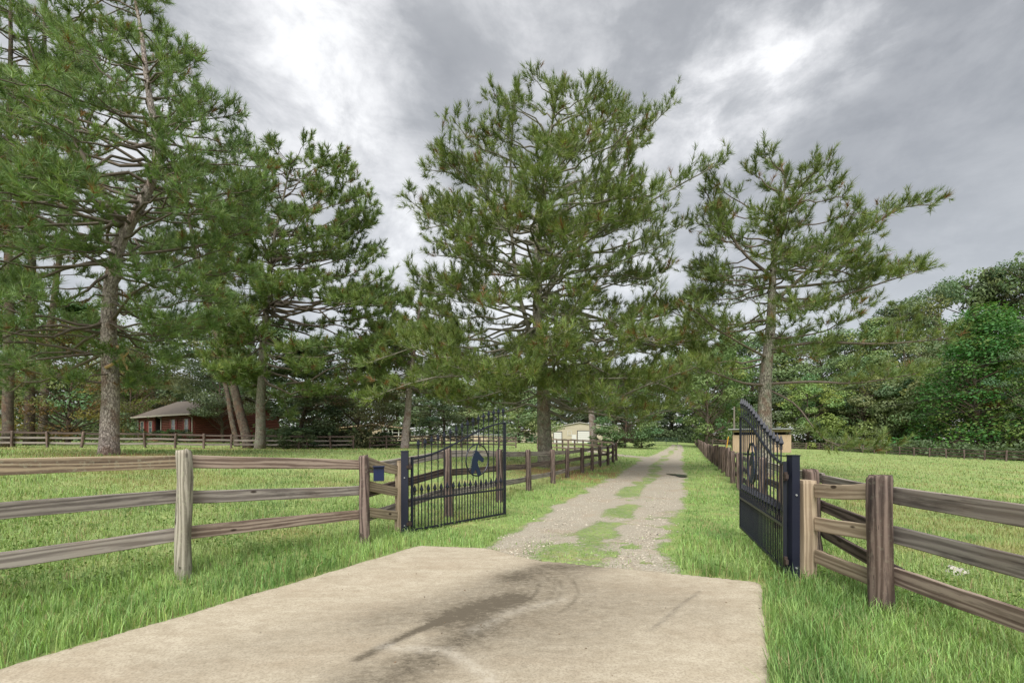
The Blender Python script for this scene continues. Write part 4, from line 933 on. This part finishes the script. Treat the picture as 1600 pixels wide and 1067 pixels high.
# broadleaf trees -------------------------------------------------------
def leaf_quads(C, Nn, S, rng, base, var, sub='leaf'):
    """one folded diamond (two triangles) per leaf spray"""
    m = len(C); Nn = norm(Nn); u = norm(np.cross(Nn, rng.standard_normal((m, 3)))); w = np.cross(Nn, u)
    S = S[:, None]; V = np.stack([C - u * S * .62, C - w * S * .36 - Nn * S * .06, C + u * S * .62, C + w * S * .36 - Nn * S * .06], 1).reshape(-1, 3)
    i = np.arange(m)[:, None] * 4
    f = np.concatenate([i + np.array([[0, 1, 2]]), i + np.array([[0, 2, 3]])])
    c = np.clip(np.array(base) * var, .006, .7); c = np.repeat(c, 4, 0)
    return V, f, c
def broad_mesh(seed, H, R, leaf, n, base, z0=.25, shape='round', clusters=70, alt=None, flatc=.5):
    rng = np.random.default_rng(seed)
    t = rng.random(clusters); az = rng.uniform(0, 2 * math.pi, clusters)
    zc = z0 + (1 - z0) * t
    if shape == 'round': prof = np.sqrt(np.clip(1 - ((t - .42) / .6) ** 2, .02, 1))
    elif shape == 'cone': prof = np.clip(1.02 - t, .05, 1) ** .75
    else: prof = np.clip(.55 + .6 * np.sin(t * 3.3 + rng.random()), .2, 1) * np.clip(1.25 - t ** 4, .2, 1)
    rr = prof * R * np.sqrt(rng.uniform(.3, 1, clusters)) * (1 + .12 * rng.standard_normal(clusters))
    CC = np.stack([np.cos(az) * rr, np.sin(az) * rr, zc * H], -1)
    cr = R * rng.uniform(.16, .34, clusters)
    per = rng.multinomial(n, cr ** 2 / (cr ** 2).sum()); ci = np.repeat(np.arange(clusters), per); m = len(ci)
    dv = norm(rng.standard_normal((m, 3))); rad = rng.uniform(.45, 1.05, m) ** .6
    off = dv * rad[:, None] * cr[ci][:, None]; off[:, 2] *= flatc
    C = CC[ci] + off; C[:, 2] -= .12 * np.hypot(off[:, 0], off[:, 1])
    Nn = dv * .7 + np.array([0, 0, .75]) + rng.standard_normal((m, 3)) * .45
    tone = rng.normal(1, .16, clusters)[ci][:, None] * rng.normal(1, .16, (m, 1))
    hue = rng.normal(0, .13, clusters)[ci][:, None]
    var = tone * np.concatenate([1 + hue, np.ones((m, 1)), 1 - hue], 1)
    V, f, c = leaf_quads(C, Nn, leaf * rng.uniform(.7, 1.3, m), rng, base, var)
    if alt is not None:
        sel = rng.random(clusters) < alt[0]; cc = np.repeat(sel[ci], 4); c[cc] = np.array(alt[1]) * rng.normal(1, .15, (cc.sum(), 1)); c = np.clip(c, .005, .7)
    crown = mesh_np('crown', V, [f], col=c); crown.materials.append(M['leaves'])
    b = MB(); zt = np.linspace(-.4, H * .85, 9); r0 = .014 * H + .06
    px_ = np.cumsum(rng.standard_normal(9)) * .01 * H; py_ = np.cumsum(rng.standard_normal(9)) * .01 * H; px_ -= px_[0]; py_ -= py_[0]
    b.tube(np.stack([px_, py_, zt], -1), r0 * (1 - .9 * np.clip(zt / (H * .85), 0, 1)), 9)
    for i in range(clusters):
        zs = max(.12 * H, CC[i, 2] - rr[i] * rng.uniform(.4, .9)); a = np.array([np.interp(zs, zt, px_), np.interp(zs, zt, py_), zs]); mdl = (a + CC[i]) / 2 + np.array([0, 0, -.04 * rr[i]]) + rng.standard_normal(3) * .05 * rr[i]
        b.tube([a, mdl, CC[i]], [.28 * r0, .17 * r0, .05 * r0], 4, False)
    tm = b.mesh('trunk', smooth=True); tm.materials.append(M['bark_dark'])
    return crown, tm, H, R
BV = dict(
    oak=broad_mesh(101, 20, 6.5, 0.3, 13000, (.145, .215, .075), .22, 'round', 85),
    oak2=broad_mesh(102, 20, 6.0, 0.3, 13000, (.155, .22, .085), .12, 'lump', 80),
    oak3=broad_mesh(103, 20, 7.0, 0.29, 13000, (.18, .24, .105), .3, 'round', 70),
    low=broad_mesh(104, 10, 5.0, 0.25, 11000, (.15, .23, .085), .02, 'lump', 70),
    low2=broad_mesh(105, 10, 4.6, 0.24, 11000, (.175, .245, .085), .03, 'round', 70),
    dark=broad_mesh(106, 20, 5.5, 0.33, 11000, (.10, .155, .062), .04, 'lump', 75),
    maple=broad_mesh(107, 8, 4.3, .2, 9000, (.13, .21, .06), .12, 'round', 90, flatc=.35),
    cedar=broad_mesh(108, 10, 5.4, 0.17, 13000, (.17, .175, .07), .02, 'lump', 90, (.3, (.13, .085, .035)), .4),
    magnolia=broad_mesh(109, 12, 4.8, 0.165, 21000, (.082, .198, .036), .0, 'cone', 150, (.22, (.16, .22, .04)), .55),
    yellow=broad_mesh(110, 10, 4, 0.18, 11000, (.105, .15, .072), .0, 'round', 80, (.08, (.13, .03, .02)), .45),
    shrub=broad_mesh(111, 1.5, 1.0, .1, 1800, (0.085, 0.155, 0.043), .05, 'round', 24),
)
def tree(name, label, cat, kind, px, d, top, wpx, rz=0, group=None, ground_=True):
    cr, tm, H, R = BV[kind]; k = d / F; x = (px - CX) * k; z = hz(x, d) - .1
    h = CH - (top - HZ) * k - z; r = thing(name, label, cat, (x, d, z), rz, group)
    s = (wpx * k / 2 / R / 1.08, wpx * k / 2 / R / 1.08, h / H / 1.03)
    for nm, me in (('trunk', tm), ('crown', cr)):
        o = link(nm, me, None, r); o.scale = s
        if nm == 'crown': o['kind'] = 'stuff'
    return r
T_ = [  # name, label, kind, px, d, top, width
 ('maple_tree', 'small round bright green tree standing on the lawn left of the drive', 'maple', 977, 60, 598, 110),
 ('broadleaf_tree', 'grey-limbed tree with drooping crown right of the drive end', 'low2', 1106, 68, 520, 135),
 ('broadleaf_tree', 'dark stemmed tree with flat spreading crown by the cream barn', 'low', 811, 82, 590, 130),
 ('magnolia_tree', 'dense saturated green conical tree at the right edge of the pasture', 'magnolia', 1535, 68, 478, 235),
 ('broadleaf_tree', 'yellowish green tree with red leaf clump at the right picture edge', 'yellow', 1625, 60, 530, 120),
 ('cedar_tree', 'brown-green brushy cedar between the dark trunks and the big left pine', 'cedar', 105, 40, 505, 190),
 ('cedar_tree', 'smaller brushy cedar right behind the trunk of the big left pine', 'cedar', 205, 62, 540, 120),
 ('broadleaf_tree', 'dark vine-tangled tree beside the broad pine by the red house', 'dark', 470, 46, 540, 150),
 ('broadleaf_tree', 'dark bushy tree at the end of the cross fence by the tan outbuilding', 'cedar', 560, 47, 560, 150),
 ('broadleaf_tree', 'leafy tree overhanging the right end wall of the red house', 'oak3', 350, 49.5, 530, 110),
 ('broadleaf_tree', 'dark tree by the arena wall right of the leaning mid-distance pine', 'dark', 694, 60, 590, 90),
 ('broadleaf_tree', 'bright bushy tree left of the red house', 'low2', 196, 74, 600, 100),
 ('broadleaf_tree', 'low leafy tree filling behind the roof of the red house', 'oak', 265, 82, 500, 150),
]
for i, (nm, lb, kd, px, d, top, w) in enumerate(T_): tree(nm, lb, 'tree', kd, px, d, top, w, i * 1.3)
rg = random.Random(4)
ORD = 'first second third fourth fifth sixth seventh eighth ninth tenth eleventh twelfth thirteenth fourteenth'.split()
GL = 'broadleaf trees of the wood behind the red house and the pasture'
for i, (px, d, top, w, kd) in enumerate([(-70, 64, 380, 190, 'oak'), (20, 66, 420, 190, 'oak2'), (120, 70, 470, 180, 'dark'), (190, 92, 470, 170, 'oak3'), (330, 95, 470, 170, 'oak2'), (410, 92, 500, 160, 'oak'), (500, 88, 530, 150, 'dark'), (560, 98, 540, 140, 'oak3'), (620, 104, 545, 130, 'oak2'), (675, 108, 560, 120, 'oak'), (730, 112, 570, 120, 'oak3'), (780, 118, 575, 120, 'oak2'), (850, 124, 575, 120, 'oak'), (905, 128, 580, 120, 'oak3')]):
    tree('broadleaf_tree', f'{ORD[i]} tree from the left in the wood beyond the house and barn', 'tree', kd, px, d, top, w, rg.uniform(0, 6), GL)
GC = 'dark trees closing the far end of the drive'
for i, (px, d, top, w, kd) in enumerate([(960, 122, 575, 110, 'dark'), (1010, 118, 575, 110, 'dark'), (1050, 120, 560, 110, 'dark'), (1090, 112, 540, 120, 'oak2'), (1140, 104, 515, 120, 'dark'), (1180, 108, 520, 120, 'oak')]):
    tree('broadleaf_tree', f'{ORD[i]} dark tree from the left closing the far end of the drive', 'tree', kd, px, d, top, w, rg.uniform(0, 6), GC)
GR = 'tall trees of the wood on the right'
for i, (px, d, top, w, kd) in enumerate([(1225, 104, 525, 120, 'oak2'), (1275, 100, 520, 120, 'oak'), (1325, 98, 515, 120, 'oak3'), (1365, 94, 495, 130, 'oak2'), (1415, 104, 465, 130, 'oak'), (1460, 96, 445, 130, 'oak3'), (1505, 100, 428, 130, 'oak'), (1550, 96, 415, 130, 'oak2'), (1600, 92, 398, 140, 'oak'), (1655, 88, 385, 150, 'oak3'), (1720, 80, 380, 160, 'oak2')]):
    tree('broadleaf_tree', f'{ORD[i]} tall tree from the left in the wood rising at right', 'tree', kd, px, d, top, w, rg.uniform(0, 6), GR)
GU = 'lower trees along the edge of the wood on the right'
for i, (px, d, top, w, kd) in enumerate(sorted([(1215, 92, 600, 100, 'low'), (1262, 90, 585, 105, 'low2'), (1308, 92, 590, 105, 'low'), (1352, 88, 580, 110, 'low2'), (1398, 86, 575, 115, 'low'), (1440, 84, 560, 115, 'low'), (1480, 78, 545, 120, 'low2'), (1330, 96, 555, 120, 'oak3'), (1430, 92, 530, 110, 'oak3'), (1625, 70, 500, 160, 'low2'), (1700, 66, 500, 160, 'low')])):
    tree('broadleaf_tree', f'low bushy tree at the right wood edge, {ORD[i]} from the left', 'tree', kd, px, d, top, w, rg.uniform(0, 6), GU)
for i, (px, d, s, lb) in enumerate([(212, 54, 1.0, 'round green shrub at the left corner of the red house'), (248, 51, .9, 'low shrub in front of the red house porch'), (270, 50.5, 1.0, 'low shrub under the left window of the red house wing'), (296, 49.5, 1.0, 'low shrub under the right window of the red house wing'), (822, 88, 1.5, 'round shrub by the wall of the cream barn'), (942, 62, 1.6, 'dark shrub beneath the small round tree'), (960, 61, 1.5, 'leafy shrub beside the trunk of the small round tree'), (1003, 62, 1.3, 'low shrub right of the small round tree'), (600, 47, 1.2, 'scrubby shrub at the post of the cross fence'), (468, 39, 1.4, 'shrub in the fence line beside the broad pine')]):
    cr, tm, H, R = BV['shrub']; x = (px - CX) / F * d; r = thing('shrub', lb, 'shrub', (x, d, hz(x, d)), i, 'garden shrubs')
    o = link('stems', tm, None, r); o.scale = (s, s, s * .9); o = link('foliage', cr, None, r); o.scale = (s * 1.2, s * 1.2, s * .9); o['kind'] = 'stuff'
# far-off wood reading as one mass behind the single trees
rng = np.random.default_rng(77); m = 42000
ang = rng.uniform(-1.02, 1.02, m); dist = rng.uniform(128, 150, m); hx = dist * np.sin(ang) * 1.05; hy = dist * np.cos(ang) * .8 + 35
top = 13 + 6 * vnoise(hx, hy, .09, 4) + np.where(hx > 40, 7, 0); zz = hz(0, 140) + top * rng.beta(1.1, 1.0, m)
C = np.stack([hx, hy, zz], -1); V, f, c = leaf_quads(C, rng.standard_normal((m, 3)) + np.array([0, -.5, .6]), rng.uniform(.5, 1.1, m), rng, (.07, .11, .055), rng.normal(1, .2, (m, 1)) * np.ones((1, 3)))
tag(link('distant_wood', mesh_np('distant_wood', V, [f], col=c), M['leaves']), 'dark mass of woodland closing the view behind the nearer trees', kind='stuff')
# brushy undergrowth at the foot of the woods
pts = []
for (x0, y0, x1, y1, hgt, n_) in ((P(1200, 690, 92).x, 92, P(1480, 690, 84).x, 86, 1.7, 9000), (60.5, 84, 60.5, 46, 2.2, 7000), (P(1000, 690, 112).x, 112, P(1210, 690, 104).x, 104, 3.2, 7000), (-50, 60, -30, 86, 2.5, 2500), (-62, 58, -42, 58, 3, 3500), (-30, 86, 6, 112, 3, 5000), (P(430, 690, 45).x, 45, P(585, 690, 48).x, 48, 1.8, 5000)):
    u = rng.random(n_); x = x0 + (x1 - x0) * u + rng.normal(0, 1.2, n_); y = y0 + (y1 - y0) * u + rng.normal(0, 1.2, n_)
    pts.append(np.stack([x, y, height(x, y) + hgt * rng.random(n_) ** 1.3 * (.3 + vnoise(x, y, .5, 2))], -1))
C = np.concatenate(pts); m = len(C)
V, f, c = leaf_quads(C, rng.standard_normal((m, 3)) + np.array([0, 0, .8]), rng.uniform(.25, .5, m), rng, (.09, .135, .055), rng.normal(1, .22, (m, 1)) * np.ones((1, 3)))
tag(link('undergrowth', mesh_np('undergrowth', V, [f], col=c), M['leaves']), 'brushy undergrowth along the foot of the woods', kind='stuff')

# ------------------------------------------------------------------ grass, weeds, gravel
def blades(name, label, n, dmin, dmax, hfun, colfun, seed, dens=1.0, wmul=1.0, region=None):
    rng = np.random.default_rng(seed)
    d = dmin * (dmax / dmin) ** rng.random(n); s = rng.uniform(-1.3, 1.3, n); x = d * s; y = d
    g = gravel_mask(x, y); a = poly_dist(x, y, APRON)
    keep = (a > -.03 + .16 * rng.random(n) * fbm(x, y, 3.2, 2) * 1.2) & (rng.random(n) > g * .972) & (rng.random(n) > .25 * (np.abs(drive_v(x, y)) < .95) * (y > 5.5))
    if region is not None: keep &= rng.random(n) < region(x, y)
    pu = np.hypot((x - P(1061, 743, 20.6).x) / 1.0, (y - 20.6) / 1.3) > 1; keep &= pu
    x, y, d = x[keep], y[keep], d[keep]; m = len(x); z = height(x, y) - .01
    v = np.abs(drive_v(x, y)); ondr = (v < 1.05) & (y > 5.5)
    h = hfun(x, y) * rng.uniform(.45, 1.25, m) * np.where(ondr, .42, 1.0)
    w = (.0038 + .0007 * d) * rng.uniform(.7, 1.3, m) * wmul
    az = rng.uniform(0, 2 * math.pi, m); bend = rng.uniform(.12, .75, m) * h
    side = np.stack([np.cos(az), np.sin(az), np.zeros(m)], -1) * w[:, None] * .5
    fw = np.stack([-np.sin(az), np.cos(az), np.zeros(m)], -1)
    B = np.stack([x, y, z], -1); mid = B + fw * (bend * .35)[:, None] + np.array([0, 0, 1.]) * (h * .6)[:, None]
    tip = B + fw * bend[:, None] + np.array([0, 0, 1.]) * (h * np.sqrt(np.clip(1 - (bend / (h + 1e-6)) ** 2 * .5, .2, 1)))[:, None]
    V = np.stack([B - side, B + side, mid + side * .75, mid - side * .75, tip], 1).reshape(-1, 3)
    i = np.arange(m)[:, None] * 5
    c = colfun(x, y, rng, m); c = np.repeat(c, 5, 0)
    return tag(link(name, mesh_np(name, V, [i + np.array([[0, 1, 2, 3]]), i + np.array([[3, 2, 4]])], col=np.clip(c, .01, .7)), M['grass']), label, kind='stuff')
def gcol(x, y, rng, m):
    dry = dry_mask(x, y)[:, None]; nz = fbm(x, y, .55, 21)[:, None]; n2 = fbm(x, y, 1.7, 24)[:, None]
    lush = np.array([.235, .375, .115]) * (1 - nz) + np.array([.32, .44, .155]) * nz
    pas = np.array([.22, .325, .098]) * (1 - nz) + np.array([.305, .38, .16]) * nz
    c = lush * (1 - dry) + pas * dry
    c = c * np.clip(rng.normal(1, .26, (m, 1)), .4, 1.9) * (1 + rng.normal(0, .06, (m, 3)))
    pb = sstep(fbm(x, y, .45, 40), .5, .66)[:, None] * dry; c = c * (1 - .45 * pb) + np.array([.40, .30, .155]) * .45 * pb
    pd_ = sstep(fbm(x, y, .8, 44), .52, .68)[:, None]; c = c * (1 - .38 * pd_ * np.array([1, .75, .9]))
    straw = rng.random((m, 1)) < (.05 + .06 * dry * sstep(n2, .4, .7)); c = np.where(straw, np.array([0.344, 0.283, 0.156]) * rng.normal(1, .15, (m, 1)), c)
    return c
def ghgt(x, y):
    dry = dry_mask(x, y); nz = fbm(x, y, .9, 30)
    near = np.exp(-(poly_dist(x, y, APRON) / .5) ** 2)
    tuft = sstep(fbm(x, y, 2.4, 31), .55, .75)
    verge = .09 + .11 * nz + .05 * tuft + .03 * near
    al = sstep(y, 6.5, 9) * (np.abs(drive_v(x, y)) < 3)
    return np.where(dry > .5, .06 + .07 * nz + .05 * tuft, verge * (1 - .55 * al))
blades('verge_grass', 'lush green grass of the near verges and pasture', 215000, 1.9, 14, ghgt, gcol, 1)
blades('pasture_grass', 'short yellow-green pasture grass in the distance', 70000, 12, 75, lambda x, y: (.09 + .07 * fbm(x, y, .6, 5)), gcol, 2, wmul=1.3)
# broad-leaved weeds in patches
rng = np.random.default_rng(9); m = 90000
d = 2.2 * (18 / 2.2) ** rng.random(m); x = d * rng.uniform(-1.3, 1.3, m); y = d
pm = np.zeros(m)
for (cx, cy, rx, ry) in ((-5, 7, 1.2, .3), (-7, 6.5, 1.4, .5), (5, 7, .8, .5), (5.5, 4, 1, .4), (-.9, 8.2, .5, .3), (-4.0, 6.3, 1.6, .45), (-2.6, 5.9, .9, .3), (-5.5, 5.2, 1.5, .4), (-3.2, 9, 1.4, .6), (-6, 8.5, 2, .7), (-1.7, 7.55, .5, .35), (2.9, 5.6, .7, .3), (3.7, 5.0, .35, .6), (4.6, 4.8, 1.2, .8), (-4.6, 4.5, .8, .4), (.9, 9.5, .6, .5)):
    pm = np.maximum(pm, np.exp(-((x - cx) / rx) ** 2 - ((y - cy) / ry) ** 2))
keep = (rng.random(m) < pm * sstep(fbm(x, y, 2.2, 6), .3, .55)) & (poly_dist(x, y, APRON) > .05) & (gravel_mask(x, y) < .5)
x, y = x[keep], y[keep]; m = len(x); C = np.stack([x, y, height(x, y) + .03 + .12 * rng.random(m)], -1)
V, f, c = leaf_quads(C, rng.standard_normal((m, 3)) * .6 + np.array([0, 0, 1]), rng.uniform(.02, .042, m), rng, (.13, .21, .05), rng.normal(1, .25, (m, 1)) * np.ones((1, 3)))
tag(link('weeds', mesh_np('weeds', V, [f], col=c), M['grass']), 'patches of low broad-leaved weeds in the grass', kind='stuff')
# loose stones on the gravel
m = 14000; d = 5.8 * (24 / 5.8) ** rng.random(m); v = rng.uniform(-1.1, 1.1, m); y = d; x = np.interp(y, DR[:, 0], DR[:, 1]) + v * np.interp(y, DR[:, 0], DR[:, 2])
keep = rng.random(m) < gravel_mask(x, y); x, y = x[keep], y[keep]; m = len(x)
o8 = np.array([[1, 0, 0], [0, 1, 0], [-1, 0, 0], [0, -1, 0], [0, 0, 1], [0, 0, -1.]]); fo8 = np.array([[0, 1, 4], [1, 2, 4], [2, 3, 4], [3, 0, 4], [1, 0, 5], [2, 1, 5], [3, 2, 5], [0, 3, 5]])
rad = np.clip(rng.lognormal(-4.75, .4, m), .004, .022); pr = 1 - sstep(np.abs(drive_v(x, y)), .92, 1.2)
C = np.stack([x, y, height(x, y) + .012 + rad * .2], -1)
V = (o8[None] * rad[:, None, None] * rng.uniform(.6, 1.3, (m, 6, 1)) * np.array([1, 1, .6]) + C[:, None]).reshape(-1, 3)
c = np.clip(np.array([.42, .375, .31]) * rng.normal(1, .28, (m, 1)), .05, .75); c = np.repeat(c, 6, 0)
st = mat('loose_stone', lambda n: bsdf(n, n.attr('tint', True), .9, 0, None, .2))
tag(link('gravel_stones', mesh_np('gravel_stones', V, [(np.arange(m)[:, None, None] * 6 + fo8).reshape(-1, 3)], col=c), st), 'loose pale stones scattered over the gravel drive', kind='stuff')
# small dead leaves blown against the slab edges and over the drive
m = 9000; x = rng.uniform(-4.5, 3.6, m); y = rng.uniform(2.4, 11, m); pd_ = poly_dist(x, y, APRON)
keep = rng.random(m) < np.where(pd_ < 0, .02 + .5 * np.exp(-(pd_ / .09) ** 2), .35 * np.exp(-(pd_ / .12) ** 2) + .10 * gravel_mask(x, y)); x, y, pd_ = x[keep], y[keep], pd_[keep]; m = len(x)
C = np.stack([x, y, np.where(pd_ < 0, .034, height(x, y) + .03)], -1)
V, f, c = leaf_quads(C, rng.standard_normal((m, 3)) * .35 + np.array([0, 0, 1]), rng.uniform(.008, .02, m), rng, (.15, .095, .05), np.clip(rng.normal(1, .35, (m, 1)), .3, 2) * np.ones((1, 3)))
tag(link('leaf_litter', mesh_np('leaf_litter', V, [f], col=c), M['leaves']), 'small dead brown leaves along the edges of the concrete and drive', kind='stuff')
# red-brown pine straw under the pines
m = 40000; xx = rng.uniform(-36, 14, m); yy = rng.uniform(5, 45, m); keep = rng.random(m) < straw_mask(xx, yy); x, y = xx[keep], yy[keep]; m = len(x)
C = np.stack([x, y, height(x, y) + .02 + .03 * rng.random(m)], -1); az = rng.uniform(0, 6.28, m); L = rng.uniform(.06, .14, m)
dv = np.stack([np.cos(az), np.sin(az), rng.normal(0, .12, m)], -1); sd_ = np.stack([-np.sin(az), np.cos(az), np.zeros(m)], -1) * (.004 + .0005 * y)[:, None]
V = np.stack([C - dv * L[:, None], C + sd_, C + dv * L[:, None]], 1).reshape(-1, 3); c = np.repeat(np.clip(np.array([.33, .17, .09]) * rng.normal(1, .2, (m, 1)), .02, .6), 3, 0)
tag(link('pine_straw', mesh_np('pine_straw', V, [np.arange(len(V)).reshape(-1, 3)], col=c), st), 'fallen red-brown pine straw beneath the pines', kind='stuff')
